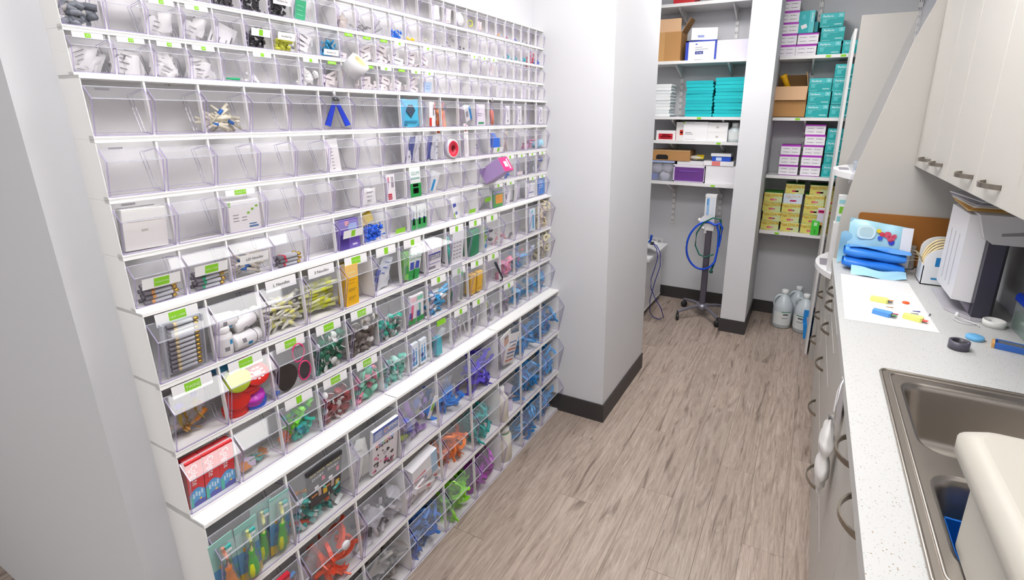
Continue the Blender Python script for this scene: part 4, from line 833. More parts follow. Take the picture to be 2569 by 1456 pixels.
# DEFEND pack
q = cell('l', 2); t = thing('mask_pack', 'white and blue DEFEND mask pack in the third giant bin', 'mask pack', (xf(q, .3) - .012, q['y0'] + q['w'] * .66, q['z0'] + .095), (0, R(9), 0))
pk_ = MB().box(-.012, -.054, -.085, 0, .054, .085, P('f4f1f4', .4)).box(0, -.054, .045, .0005, .054, .085, P('4f62b0', .4)); x = .0006
pk_.text('D', (x, .000, .066), (0, 1, 0), (0, 0, 1), .026, P('f2a83a', .4)); pk_.text('EFEND', (x, .030, .066), (0, 1, 0), (0, 0, 1), .018, P('ffffff', .4), maxw=.04)
for k in range(4): pk_.box(0, -.046, .052 + .007 * k, x + .0004, -.018, .054 + .007 * k, P('c8cfe8', .4))
rs = random.Random(5)
for k in range(26):
    y, z_ = rs.uniform(-.045, .045), rs.uniform(-.078, .0); s_ = rs.uniform(.003, .009)
    pk_.prism([(y + s_ * math.cos(a) * rs.uniform(.6, 1.2), z_ + s_ * math.sin(a) * rs.uniform(.6, 1.2)) for a in [i * .785 for i in range(8)]], 0, 0, x, P(rs.choice(['d02f7a', '2b2a30', 'e6689a', '2b2a30', 'c9c2cc']), .4))
for k, kc in enumerate(('e86a5a', '6a5ac8', '4fb88a', 'f0a040', 'd85a9a', '5a9ad8')): pk_.tube([(x, -.036 + .013 * k + .005 * math.cos(a * .7), .026 + .007 * math.sin(a * .7)) for a in range(9)], .0013, P(kc, .4), 4)
for k in range(7): pk_.box(0, -.04 + .011 * k, .008 + .003 * (k % 2), x + .0003, -.033 + .011 * k, .016, P('2b2a30', .4))
ob('pack', pk_, t)
pile('l', 2, 'mask', m_pouch(.04, .15, 'dfe3e2', 'c9cfce', seed=120, nm='mask'), 6, .46, .02, 'pale grey folded mask', 'mask', 'up', v0=.42, yhi=.42)
PURB = [m_pouch(.06, .07, 'c8bcd8', None, clear=True, seed=121), m_chunk('8a70b8', .016, 3), m_strip('3f6fd0', .05, .02), m_strip('b89ad8', .06, .02), m_chunk('a898c8', .014, 5)]
pile('l', 3, 'toy_bag', PURB, 26, .72, .03, 'lilac bagged toy', 'bag', 'any'); pile('l', 3, 'toy_car', [m_chunk('b8d82a', .018, 4), m_strip('f05aa8', .06, .016), m_chunk('4a5ac8', .016, 6)], 6, .5, .03, 'bright plastic toy', 'toy', 'any', v0=.2)
stand('l', 3, 'name_card', m_card(.018, .085, 'f4f3f4', [(.15, .35, .85, .75, '8fd42a')]), 'white slip with green tag', 'slip', .72, .55, rot=(R(-24), R(8), 0), xo=.018, back=0)
def trays(r, c, cols, desc, n=12, fill=.55, s=.029, nm='impression_tray'):
    pile(r, c, nm, [m_tray(k, s) for k in cols], int(n * 1.35), fill, s * 1.1, desc, 'impression tray', 'any', spread=.9)
pile('l', 4, 'tray_bag', m_pouch(.10, .09, 'dfe8f4', None, clear=True, seed=124), 3, .5, .05, 'clear plastic bag', 'bag', 'face')
trays('l', 4, ['2f86e8', '3f9aee'], 'medium blue plastic tray', 10, .42); trays('l', 5, ['3a26c8', '4a34d8', '5a48d0'], 'violet blue plastic tray', 16, .66)
for yf, rt, zc, nm_ in ((.38, 14, .55, 'portrait'), (.62, -14, .42, 'striped')):
    stand('l', 6, 'leaflet', m_card(.085, .15, 'ece8e8', [(.35, .55, .75, .82, 'c98f72'), (.38, .78, .72, .88, '5a4238'), (.3, .42, .8, .55, 'd5dce8')] if nm_ == 'portrait' else [(.1, .1 + .12 * k, .9, .15 + .12 * k, ['c86a4a', '8f8a90', '4a6fa8'][k % 3]) for k in range(6)], .003), nm_ + ' printed leaflet', 'leaflet', yf, zc, rot=(R(rt), R(8), 0), back=.01)
BL = ['1f96e0', '2aa2ea', '178ad6']
trays('l', 7, BL, 'sky blue plastic tray', 14, .50); trays('l', 8, BL, 'sky blue plastic tray', 15, .54)
# middle giant row
for yf in (.25, .62):
    stand('m', 0, 'treat_pack', m_carton(.075, .15, .012, 'c81f36', [(.1, .78, .9, .82, 'f2c8cc'), (.1, .70, .7, .73, 'f2c8cc'), (.2, .2, .8, .6, 'd8d4d8'), (.3, .3, .5, .55, 'e8c83a')]), '%s red hanging pack' % ('nearer' if yf < .5 else 'farther'), 'pack', yf, .52, rot=(0, R(8), 0), back=.006)
stand('m', 0, 'hook_strap', m_strip('3f8fe0', .10, .012, bend=1.6), 'blue curved strap', 'strap', .85, .5, rot=(R(70), 0, 0))
trays('m', 1, ['f2481f', 'f85a30', 'ee5a3a'], 'orange red plastic tray', 9, .50, .034); pile('m', 1, 'tray_bag', m_pouch(.12, .11, 'f0a898', None, clear=True, seed=130), 3, .5, .05, 'clear bag of red trays', 'bag', 'face'); stand('m', 1, 'disc', memo('disc2', lambda: MB().lathe([(0, -.002), (.014, -.002), (.014, .002), (0, .002)], P('f6f5f5', .5), 16)), 'white round button', 'disc', .68, .55, rot=(0, R(80), 0), xo=.012, back=0)
pile('m', 2, 'syringe', [m_stick('c4c2c6', '55545a', .09, .006), m_capsule('cfcdd2', '6a686e', .04, .007), m_pouch(.06, .06, 'c9c7cb', None, clear=True, seed=131)], 30, .62, .028, 'clear syringe with grey tip', 'syringe', 'any')
stand('m', 3, 'carton', m_carton(.13, .105, .04, 'eeecee', [(.04, .42, .5, .56, 'd8565a'), (.06, .30, .42, .38, 'b0aeb6'), (.75, .0, 1, 1, '9fc8e4'), (.45, .15, .52, .25, '8fa0d8')]), 'white carton with red and blue print', 'carton', .52, .55, rot=(R(10), R(9), 0), back=.02)
pile('m', 3, 'carton', m_carton(.12, .02, .03, 'ecebed', [(.6, .3, .8, .8, 'd8565a')]), 6, .28, .018, 'flat white carton', 'carton', 'face', spread=.9)
trays('m', 4, ['ff7a1a', 'f86a10', 'ff8a30'], 'orange plastic tray', 15, .58); trays('m', 5, ['16a8a8', '1fb8b4', '109a9c'], 'teal plastic tray', 15, .60)
t = thing('spray_bottle', 'cream plastic bottle in the seventh middle giant bin', 'bottle', (xf(cell('m', 6), .1) - .03, cell('m', 6)['y0'] + .05, cell('m', 6)['z0'] + .002))
ob('bottle_body', MB().lathe([(0, 0), (.03, 0), (.032, .004), (.032, .11), (.018, .13), (.014, .135), (.014, .15)], P('e6e3d2', .4), 18), t); ob('cap', MB().lathe([(.016, .148), (.016, .168), (0, .17)], P('f4f3ef', .4), 16), t)
pile('m', 6, 'pouch', [m_pouch(.05, .06, 'cfc8e0', None, seed=133), m_chunk('6a5ac0', .012, 3)], 7, .45, .03, 'lilac pouch', 'pouch', 'any', ylo=.5)
trays('m', 7, BL, 'sky blue plastic tray', 18, .75); trays('m', 8, BL, 'sky blue plastic tray', 18, .72)
# floor-level giant row
pile('n', 1, 'pouch', [m_pouch(.08, .08, 'b9bd8e', None, seed=134), m_pouch(.07, .06, 'a8ad7c', None, seed=135)], 10, .6, .04, 'olive pouch', 'pouch', 'any')
pile('n', 2, 'syringe', [m_stick('8f8b88', '4a4846', .09, .006), m_pouch(.06, .06, 'a9a5a2', None, seed=136), m_capsule('9a9692', '55524f', .04, .007)], 40, .78, .028, 'grey plastic syringe', 'syringe', 'any')
trays('n', 3, ['4a80d0', '5a90dc', '3f74c4'], 'denim blue plastic tray', 20, .74); trays('n', 4, ['7fd81a', '6ccc12', '8fe02a'], 'lime green plastic tray', 18, .66); trays('n', 5, ['a81fb0', 'b82ac0', '9a1aa4'], 'purple plastic tray', 16, .56)
t = thing('jar', 'cream jar with green banded cap in the seventh floor-level bin', 'jar', (xf(cell('n', 6), .1) - .045, cell('n', 6)['y0'] + .085, cell('n', 6)['z0'] + .002))
ob('jar_body', MB().lathe([(0, 0), (.036, 0), (.038, .005), (.038, .13), (.026, .145)], P('e2dfcc', .4), 18), t); ob('cap', MB().lathe([(.028, .142), (.028, .152), (.0285, .152), (.0285, .168), (0, .172)], P('e8e6da', .4), 18, ms=[P('3fae5a', .4), P('3fae5a', .4), P('e8e6da', .4), P('e8e6da', .4)]), t)
pile('n', 6, 'pouch', m_pouch(.06, .07, 'dcd8c0', None, seed=137), 6, .45, .035, 'cream pouch', 'pouch', 'face', yhi=.8)
trays('n', 7, BL, 'sky blue plastic tray', 17, .66); trays('n', 8, BL, 'sky blue plastic tray', 17, .62)
# ================================================================== closet shelves at the back
YS, YBK = 3.66, 3.943
LZ = [2.442, 2.036, 1.620, 1.432, 1.102]; RZ = [2.037, 1.619, 1.200, .771]
LN = ['topmost', 'second', 'third', 'fourth', 'lowest']
def shelf(name, x0, x1, z, label, tags=(), brs=()):
    t = thing('shelf', label, 'shelf', (0, 0, z), group='closet shelves')
    ob('board', MB().box(x0, YS, -.022, x1, YBK, 0, SHELF), t)
    for x in tags: ob('shelf_tag', MB().box(x - .016, YS - .0008, -.019, x + .016, YS, -.004, GREEN), t)
    for x in brs:
        ob('bracket', MB().prism([(YBK - .002, -.022), (YBK - .25, -.022), (YBK - .25, -.032), (YBK - .015, -.11), (YBK - .002, -.11)], 0, x - .006, x + .006, SHELF), t)
for i, z in enumerate(LZ):
    shelf('shelf', -.745, .630, z, 'white shelf in the left closet, %s' % (['topmost under the red box', 'second from top under the cartons', 'third from top under teal towels', 'fourth from top under white boxes', 'lowest above the wheeled stand'][i]), [[], [], [.29], [.455], [.44]][i], (.072, .468))
for i, z in enumerate(RZ):
    shelf('shelf', .822, 1.855, z, 'white shelf in the right closet, %s' % (['uppermost under purple banded boxes', 'second from top under the open carton', 'third from top under purple banded boxes', 'lowest under the yellow boxes'][i]), [[1.13, 1.22], [.99], [], [.95]][i], (1.04, 1.64))
def standard(x, z0, z1, label):
    t = thing('shelf_standard', label, 'wall rail', (x, YBK + .005, z0)); h = z1 - z0
    ob('rail', MB().box(-.013, -.010, 0, .013, -.002, h, SHELF), t)
    sl = MB(); k = .02
    while k < h - .02:
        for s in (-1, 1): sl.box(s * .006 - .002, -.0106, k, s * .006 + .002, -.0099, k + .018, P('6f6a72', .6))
        k += .05
    setp(ob('slots', sl, t), kind='stuff')
standard(.072, .70, 2.60, 'slotted white wall rail at the left of the left closet'); standard(.468, .72, 2.60, 'slotted white wall rail at the right of the left closet')
standard(1.04, .80, 2.60, 'slotted white wall rail in the right closet'); standard(1.64, .80, 2.60, 'slotted white wall rail behind the tall beige panel')

# ---- carton builders: front looks to -y, origin at the bottom middle of the front face
def carton_y(w, h, d, cols, marks=(), texts=(), key=None):
    """cols: bottom, top, front, right, back, left; marks (x0,z0,x1,z1,colour) in fractions of the front"""
    def f():
        mb = MB().box(-w / 2, 0, 0, w / 2, d, h, [P(c, .5) for c in cols])
        for (a, b, c, e, k) in marks: mb.box((a - .5) * w, -.0004, b * h, (c - .5) * w, 0, e * h, P(k, .5))
        for (tx, a, b, hh, k) in texts: mb.text(tx, ((a - .5) * w, -.0004, b * h), (1, 0, 0), (0, 0, 1), hh, P(k, .5))
        return mb
    return memo(key or ('carton', w, h, d, str(cols), str(marks), str(texts)), f)
PURP = carton_y(.131, .0735, .2, ['efecef', 'b53fc4', 'f0ecf2', 'e6e2ea', 'efecef', 'e6e2ea'],
    [(0, .86, 1, 1, 'b52fc2'), (0, 0, 1, .05, 'a82fb4')] + [(a + o, b, a + o + wd, b + .045, '77717c') for a in (.12, .56) for b in (.28, .62) for o, wd in ((0, .09), (.11, .16), (.29, .04))], key=('glove_carton',))
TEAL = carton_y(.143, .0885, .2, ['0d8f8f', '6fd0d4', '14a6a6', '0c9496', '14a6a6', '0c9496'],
    [(0, .66, .72, .97, '3fbcc0'), (.74, .66, .98, .97, '6ccdd0'), (.08, .60, .70, .615, '9be0e0'), (.10, .28, .28, .52, '4fc0c2'), (.10, .52, .36, .54, '8ad8da'), (.06, .05, .40, .065, 'c8f0f0')] + [(.62 + .045 * k, .16, .65 + .045 * k, .22, 'e4fafa') for k in range(7)],
    [('Perform', .32, .79, .019, 'ffffff'), ('M', .86, .81, .013, 'ffffff')], key=('face_mask_carton',))
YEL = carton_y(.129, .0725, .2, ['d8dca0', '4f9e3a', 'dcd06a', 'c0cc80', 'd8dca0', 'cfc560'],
    [(.55, .0, 1, .62, 'd3dba0'), (0, .94, 1, 1, 'f2efb8'), (.36, .20, .70, .36, 'd81f72'), (.42, .25, .66, .30, 'f2a8c8'), (.06, .06, .22, .09, '9aa06a'), (.78, .06, .94, .09, '9aa06a'), (.08, .58, .46, .60, '8f9050'), (.5, .56, .9, .58, '8f9050')],
    [('Page One 4s', .5, .76, .026, 'c07c00')], key=('anesthetic_carton',))
YELB = carton_y(.129, .0725, .2, ['d8dcea', 'c9d8e8', 'd5e0ea', 'c8d2dc', 'd8dcea', 'cfd8e0'],
    [(.36, .20, .70, .36, 'd81f72'), (.42, .25, .66, .30, 'f2a8c8'), (.08, .55, .46, .58, '8f9aa8')], [('Page One 4s', .5, .76, .020, 'e0a800')], key=('anesthetic_carton_blue',))
def stackup(me, nm, cat, x, z, n, h, desc, grp, y=3.70, jit=.004, rz=0, gap=.0006):
    for k in range(n):
        one(nm, me, '%s, %s' % (desc, ['bottom one', 'second from bottom', 'third from bottom', 'fourth from bottom', 'fifth from bottom'][k] if n > 1 else desc.split()[0] and 'single'), cat, (x + rnd(-jit, jit), y + rnd(0, jit * 2), z + k * (h + gap) + .0008), (0, 0, R(rnd(-1.5, 1.5) + rz)), grp)
GP, GT, GY = 'purple banded glove cartons', 'teal Perform cartons', 'yellow cartons'
stackup(PURP, 'glove_carton', 'carton', .848, RZ[0], 5, .0735, 'white purple-banded carton in the tall upper-shelf column', GP)
stackup(PURP, 'glove_carton', 'carton', .985, RZ[0], 2, .0735, 'white purple-banded carton in the short upper-shelf column', GP)
stackup(TEAL, 'mask_carton', 'carton', 1.128, RZ[0], 3, .0885, 'teal Perform carton in the upper-shelf column of three', GT, jit=.008)
stackup(TEAL, 'mask_carton', 'carton', 1.278, RZ[0], 1, .0885, 'teal Perform carton at the far right of the upper shelf', GT)
# upright teal carton on the short purple column
t = thing('mask_carton', 'teal Perform carton standing on end with a white sticker', 'carton', (.963, 3.70, RZ[0] + .0735 * 2 + .003), (0, 0, R(-8)))
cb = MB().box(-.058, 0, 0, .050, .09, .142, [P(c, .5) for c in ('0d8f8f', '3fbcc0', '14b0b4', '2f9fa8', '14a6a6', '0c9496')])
cb.box(.018, -.0004, 0, .050, 0, .142, P('55c6cc', .5)).box(-.03, -.0004, .09, -.008, 0, .118, P('4fc0c8', .5)).text('Perform', (.036, -.0004, .098), (0, 0, -1), (1, 0, 0), .017, P('ffffff', .5))
for k, kc in enumerate(('e8a04a', '8f6fb0', '4a58b8', 'e88a5a')): cb.box(.050, .004, .012 + .032 * k, .0505, .02, .04 + .032 * k, P(kc, .5))
ob('carton_body', cb, t); ob('sticker', MB().poly([(-.024, -.0012, .024), (.010, -.0012, .036), (.0, -.0012, .060), (-.034, -.0012, .048)], PAPER), t)
ob('loose_mask', MB().box(.051, .02, .004, .074, .085, .07, P('0f8890', .6)), t)
# open carton on the second right shelf
t = thing('open_carton', 'open brown carton holding a yellow tube in the right closet', 'carton', (.905, 3.705, RZ[1] + .001))
bx = MB(); w_, d_, h_, k_ = .125, .2, .215, .004
bx.box(-w_, 0, 0, w_, k_, h_, KRAFT).box(-w_, d_ - k_, 0, w_, d_, h_, KRAFT).box(-w_, k_, 0, -w_ + k_, d_ - k_, h_, KRAFT).box(w_ - k_, k_, 0, w_, d_ - k_, h_, KRAFT).box(-w_, 0, 0, w_, d_, k_, KRAFT)
ob('carton_body', bx, t)
ob('front_flap', MB().add([(-w_, -.001, h_), (w_ - .002, -.001, h_), (w_ - .006, -.022, h_ - .095), (-w_ - .002, -.022, h_ - .095), (-w_, -.005, h_), (w_ - .002, -.005, h_), (w_ - .006, -.026, h_ - .095), (-w_ - .002, -.026, h_ - .095)], [(0, 1, 2, 3), (7, 6, 5, 4), (0, 4, 5, 1), (1, 5, 6, 2), (2, 6, 7, 3), (3, 7, 4, 0)], KRAFTL), t)
for s, zt in ((-1, .075), (1, .10)):
    o_ = .02 if s > 0 else -.05
    ob('side_flap', MB().add([(s * w_, .005, h_), (s * w_, d_, h_), (s * (w_ - o_), d_ - .02, h_ + zt), (s * (w_ - o_), .02, h_ + zt), (s * (w_ - .004), .005, h_), (s * (w_ - .004), d_, h_), (s * (w_ - .004 - o_), d_ - .02, h_ + zt), (s * (w_ - .004 - o_), .02, h_ + zt)], [(0, 1, 2, 3), (7, 6, 5, 4), (0, 4, 5, 1), (2, 6, 7, 3), (1, 5, 6, 2), (3, 7, 4, 0)], KRAFT), t)
ob('back_flap', MB().box(-w_ + .01, d_ - .004, h_, w_ - .02, d_, h_ + .09, P('9a7448', .8)), t)
t2 = thing('yellow_tube', 'yellow rolled tube leaning in the open brown carton', 'tube', (.965, 3.79, RZ[1] + .05), (R(10), R(-24), 0))
ob('tube_roll', MB().lathe([(0, 0), (.020, 0), (.020, .25), (.024, .262), (.024, .275), (.017, .275), (.017, .20)], P('e8ae10', .45), 16), t2)
one('blue_pack', MB().box(-.06, 0, 0, .04, .1, .02, P('3f4f9a', .5)), 'dark blue pack inside the open brown carton', 'pack', (.88, 3.74, RZ[1] + .195))
stackup(TEAL, 'mask_carton', 'carton', 1.108, RZ[1], 3, .0885, 'teal Perform carton in the left column beside the open carton', GT)
stackup(TEAL, 'mask_carton', 'carton', 1.256, RZ[1], 4, .0885, 'teal Perform carton in the right column behind the panel', GT)
stackup(PURP, 'glove_carton', 'carton', .972, RZ[2], 3, .0735, 'white purple-banded carton in the lower shelf left column', GP, jit=.006)
stackup(PURP, 'glove_carton', 'carton', 1.118, RZ[2], 5, .0735, 'white purple-banded carton in the lower shelf right column', GP)
stackup(TEAL, 'mask_carton', 'carton', 1.264, RZ[2], 4, .0850, 'teal Perform carton beside the purple-banded columns', GT)
stackup(YEL, 'anesthetic_carton', 'carton', .892, RZ[3], 4, .0725, 'yellow carton in the first column of the lowest shelf', GY, jit=.005)
stackup(YEL, 'anesthetic_carton', 'carton', 1.026, RZ[3], 3, .0725, 'yellow carton in the second column of the lowest shelf', GY, jit=.005)
one('anesthetic_carton', YELB, 'pale blue and yellow carton fourth in the second yellow column', 'carton', (1.028, 3.70, RZ[3] + 3 * .0731 + .001), (0, 0, 0), GY)
one('anesthetic_carton', YEL, 'yellow carton topping the second column of the lowest shelf', 'carton', (1.034, 3.705, RZ[3] + 4 * .0731 + .001), (0, 0, R(1)), GY)
stackup(YEL, 'anesthetic_carton', 'carton', 1.172, RZ[3], 4, .0725, 'yellow carton in the third column of the lowest shelf', GY, jit=.005)
one('anesthetic_carton', YEL, 'yellow carton topping the third column of the lowest shelf', 'carton', (1.20, 3.71, RZ[3] + 4 * .0731 + .001), (0, 0, R(1)), GY)
stackup(YEL, 'anesthetic_carton', 'carton', 1.306, RZ[3], 4, .0725, 'yellow carton in the hidden fourth column of the lowest shelf', GY, y=3.715, jit=.004)
one('anesthetic_carton', YEL, 'yellow carton topping the hidden fourth column', 'carton', (1.335, 3.715, RZ[3] + 4 * .0731 + .001), (0, 0, 0), GY)
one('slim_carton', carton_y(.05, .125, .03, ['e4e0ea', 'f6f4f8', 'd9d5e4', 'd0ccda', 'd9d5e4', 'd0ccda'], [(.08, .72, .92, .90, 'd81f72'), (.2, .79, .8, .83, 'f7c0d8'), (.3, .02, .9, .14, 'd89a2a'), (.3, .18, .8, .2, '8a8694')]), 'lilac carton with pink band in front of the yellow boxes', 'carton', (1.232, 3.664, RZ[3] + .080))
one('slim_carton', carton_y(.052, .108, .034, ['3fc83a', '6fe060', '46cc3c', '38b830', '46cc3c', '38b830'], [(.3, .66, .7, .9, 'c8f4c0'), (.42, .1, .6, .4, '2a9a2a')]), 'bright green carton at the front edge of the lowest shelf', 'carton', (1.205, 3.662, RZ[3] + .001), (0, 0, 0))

# ---- left closet goods
one('red_carton', carton_y(.16, .09, .18, ['d01c26'] * 6), 'red carton at the top of the left closet', 'carton', (.10, 3.70, LZ[0] + .001))
t = thing('open_carton', 'tall brown carton with one raised flap in the left closet', 'carton', (-.01, 3.70, LZ[1] + .001))
ob('carton_body', MB().box(-.105, 0, 0, .108, .2, .215, KRAFT).box(-.06, -.0006, 0, -.02, 0, .215, P('c99a62', .45)), t)
ob('back_flap', MB().box(-.105, .01, .215, .10, .014, .31, KRAFTL), t)
ob('side_flap', MB().add([(.104, .02, .213), (.104, .18, .213), (.165, .17, .315), (.165, .03, .315), (.108, .02, .211), (.108, .18, .211), (.169, .17, .313), (.169, .03, .313)], [(0, 1, 2, 3), (7, 6, 5, 4), (0, 4, 5, 1), (2, 6, 7, 3), (1, 5, 6, 2), (3, 7, 4, 0)], P('a67c4c', .8)), t)
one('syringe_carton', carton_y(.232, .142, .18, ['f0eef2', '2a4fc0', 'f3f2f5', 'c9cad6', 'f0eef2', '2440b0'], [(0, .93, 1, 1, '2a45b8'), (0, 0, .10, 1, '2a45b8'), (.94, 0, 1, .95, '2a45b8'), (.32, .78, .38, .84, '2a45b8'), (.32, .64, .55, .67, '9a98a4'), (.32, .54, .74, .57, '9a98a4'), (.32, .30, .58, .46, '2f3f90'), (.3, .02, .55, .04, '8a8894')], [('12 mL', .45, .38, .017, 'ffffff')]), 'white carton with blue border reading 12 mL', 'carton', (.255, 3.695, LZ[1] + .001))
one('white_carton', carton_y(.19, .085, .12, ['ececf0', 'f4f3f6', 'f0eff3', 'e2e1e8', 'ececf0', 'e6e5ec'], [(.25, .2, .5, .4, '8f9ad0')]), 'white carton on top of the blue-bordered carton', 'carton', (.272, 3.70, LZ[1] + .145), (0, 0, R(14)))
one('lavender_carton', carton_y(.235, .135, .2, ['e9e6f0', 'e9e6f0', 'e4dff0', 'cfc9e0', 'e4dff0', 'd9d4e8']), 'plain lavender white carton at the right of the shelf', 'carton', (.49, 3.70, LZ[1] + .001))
def sheets(x, z, w, d, n, th, cols, nm, desc, cat, grp, y=3.70):
    for k in range(n):
        a = rnd(-.005, .005); mb = MB(); m = P(cols[k % len(cols)], .75); e = th * .45
        def prof(yy): return [(-w / 2, 0), (w / 2, 0), (w / 2 + e * .5, th * .5), (w / 2, th * .96), (-w / 2, th * .96), (-w / 2 - e * .5, th * .5)]
        mb.prism(prof(0), 1, 0, d, m)
        one(nm, mb, '%s, %s' % (desc, '%s from bottom' % ORD[k + 1] if k else 'bottom one'), cat, (x + a, y + rnd(0, .008), z + k * th + .001), (0, 0, R(rnd(-2, 2))), grp)
sheets(.268, LZ[2], .200, .17, 11, .0245, ['14bcc4', '10b2bc', '18c2c8'], 'folded_towel', 'teal folded towel in the left stack', 'towel', 'teal folded towels, left stack')
sheets(.492, LZ[2], .205, .17, 11, .0262, ['16c0c8', '12b6be', '1ac6cc'], 'folded_towel', 'teal folded towel in the right stack', 'towel', 'teal folded towels, right stack')
sheets(-.045, LZ[2], .17, .16, 10, .0250, ['eef0f2', 'e6eaec', 'f3f4f5'], 'paper_pack', 'white paper pack in the stack beside the towels', 'paper pack', 'white paper packs')
one('flat_sachet', MB().grid(lambda u, v: ((u - .5) * .17, (v - .5) * .12, .006 + .006 * math.sin(7 * u) * math.sin(5 * v)), 8, 6, P('c8dcec', .3)), 'pale blue plastic sheet lying beside the teal towels', 'sheet', (.10, 3.78, LZ[2] + .001))
one('red_carton', carton_y(.158, .078, .14, ['f2eff0', 'efe9ea', 'f3f0f1', 'b8283a', 'f2eff0', 'e2dcde'], [(.12, .10, .86, .68, 'cf2034'), (.3, .5, .7, .58, 'f4c8cc'), (.2, .34, .8, .42, 'f4c8cc'), (.25, .2, .75, .26, 'f4c8cc')]), 'small white carton with red label', 'carton', (.026, 3.70, LZ[3] + .001))
one('white_carton', carton_y(.06, .145, .12, ['f0eeec'] * 6, [(.5, .3, .95, .58, 'd8382c'), (.6, .4, .85, .48, 'ffffff')]), 'narrow white carton with red mark', 'carton', (.135, 3.715, LZ[3] + .001))
one('white_carton', carton_y(.19, .148, .15, ['f3f1f3', 'eceaf0', 'f5f3f5', 'd5d2dc', 'f3f1f3', 'e2e0e6'], [(.08, .35, .4, .38, '8a8690'), (.08, .43, .34, .46, '8a8690'), (.05, .08, .5, .10, 'b8b4bc'), (0, .9, .06, 1, '9fcf4a'), (.1, .93, .45, .95, '9a97a2')]), 'large square white carton with grey print', 'carton', (.262, 3.695, LZ[3] + .001))
for k in range(2): one('white_carton', carton_y(.152, .072, .14, ['eeecee', 'f3f1f3', 'f4f2f3', 'd9d6dd', 'eeecee', 'e6e4ea'], [(.42, .4, .56, .6, 'c9c2bc')]), '%s of two small stacked white cartons' % ['lower', 'upper'][k], 'carton', (.432, 3.70, LZ[3] + .001 + k * .0727))
t = thing('jug', 'small translucent white jug at the right end of the shelf', 'jug', (.556, 3.75, LZ[3] + .001))
ob('jug_body', MB().lathe([(0, 0), (.05, 0), (.054, .006), (.054, .085), (.028, .112), (.024, .116)], P('cfd8da', .35), 18), t); ob('cap', MB().lathe([(.027, .114), (.027, .143), (0, .145)], P('e9edec', .4), 16), t); ob('jug_label', MB().grid(lambda u, v: (.0545 * math.sin(-.8 + 1.6 * u), -.0545 * math.cos(-.8 + 1.6 * u), .02 + .055 * v), 8, 1, P('e8eceb', .5)), t)
# lowest shelf
t = thing('storage_tub', 'clear tub of white rolls at the left of the lowest shelf', 'tub', (.01, 3.70, LZ[4] + .001))
TB = CLEAR('tub_plastic', (.90, .90, .95), .15); tb = MB(); tb.box(-.095, 0, 0, .098, .004, .15, TB).box(-.095, .196, 0, .098, .2, .15, TB).box(-.095, 0, 0, -.091, .2, .15, TB).box(.094, 0, 0, .098, .2, .15, TB).box(-.095, 0, 0, .098, .2, .004, TB)
ob('tub_body', tb, t); ob('tub_lid', MB().box(-.10, -.005, .150, .103, .205, .166, P('a9b8e0', .4)), t)
for k, (xx, zz) in enumerate(((-.045, .105), (.04, .105), (.02, .038))): one('paper_roll', MB().lathe([(0, 0), (.04, 0), (.04, .12), (0, .12)], P('f6f4f4', .7), 18), 'white roll inside the clear tub, %s' % ['upper left', 'upper right', 'lower right'][k], 'roll', (.01 + xx, 3.84, LZ[4] + zz), (R(90), 0, 0), 'white rolls in the tub')
one('blue_pack', MB().box(-.025, 0, 0, .025, .1, .05, P('3f6fd0', .5)), 'blue pack at the bottom of the clear tub', 'pack', (-.055, 3.715, LZ[4] + .007))
t = thing('cardboard_tray', 'brown cardboard tray with hand hole on the clear tub', 'carton', (.073, 3.695, LZ[4] + .170))
ob('tray_body', MB().box(-.155, 0, 0, .162, .2, .082, KRAFT).box(-.155, -.001, .078, .162, .2, .0835, P('d8b48a', .8)), t)
ob('hand_hole', MB().poly([(-.115, -.0015, .008), (-.015, -.0015, .008), (-.015, -.0015, .036), (-.03, -.0015, .046), (-.10, -.0015, .046), (-.115, -.0015, .036)], P('1c1818', .8)), t)
t = thing('drawer_box', 'purple translucent drawer box on the lowest shelf', 'drawer box', (.237, 3.70, LZ[4] + .001))
ob('case', MB().box(-.131, 0, .120, .131, .2, .140, P('efe9f3', .4)).box(-.131, 0, 0, .131, .2, .01, P('e2d8ea', .4)).box(-.131, 0, 0, -.118, .2, .13, P('e2d8ea', .4)).box(.118, 0, 0, .131, .2, .13, P('e2d8ea', .4)).box(-.131, .19, 0, .131, .2, .13, P('e2d8ea', .4)), t)
ob('drawer_front', MB().box(-.117, -.006, .011, .117, -.001, .119, CLEAR('purple_plastic', (.55, .32, .75), .35, hazecol=(.42, .16, .62))).box(-.08, -.009, .085, .08, -.006, .092, P('8a5ac0', .35)), t)
one('paper_pack', MB().box(-.09, 0, 0, .09, .14, .022, P('e2a8d8', .6)), 'pink pads inside the purple drawer box', 'pads', (.237, 3.73, LZ[4] + .012)); one('blue_pack', MB().lathe([(0, 0), (.02, 0), (.022, .03), (0, .034)], P('3f4fc0', .5), 10), 'dark blue bundle inside the purple drawer box', 'pack', (.23, 3.76, LZ[4] + .035))
one('white_tray', MB().box(-.104, 0, 0, .104, .18, .030, P('eceaee', .45)), 'white tray lid on the purple drawer box', 'lid', (.24, 3.70, LZ[4] + .142))
t = thing('snack_bag', 'white and yellow bag lying on the white tray', 'bag', (.27, 3.76, LZ[4] + .198))
ob('bag_body', m_pouch(.12, .075, 'e8e2d6', None, seed=150, nm='snack_bag', t=.018), t, (0, 0, 0), (R(6), R(90), R(90)))
ob('bag_label', MB().grid(lambda u, v: (-.004 + .062 * u, 0, .046 * v), 1, 1, P('f2d21a', .5)), t, (.01, -.040, -.006), (R(-50), 0, 0))
one('white_carton', carton_y(.25, .142, .19, ['eeecf0', 'f4f2f5', 'f0eef2', 'd3d0da', 'eeecf0', 'e2e0e8']), 'plain white carton at the right of the lowest shelf', 'carton', (.486, 3.70, LZ[4] + .001))
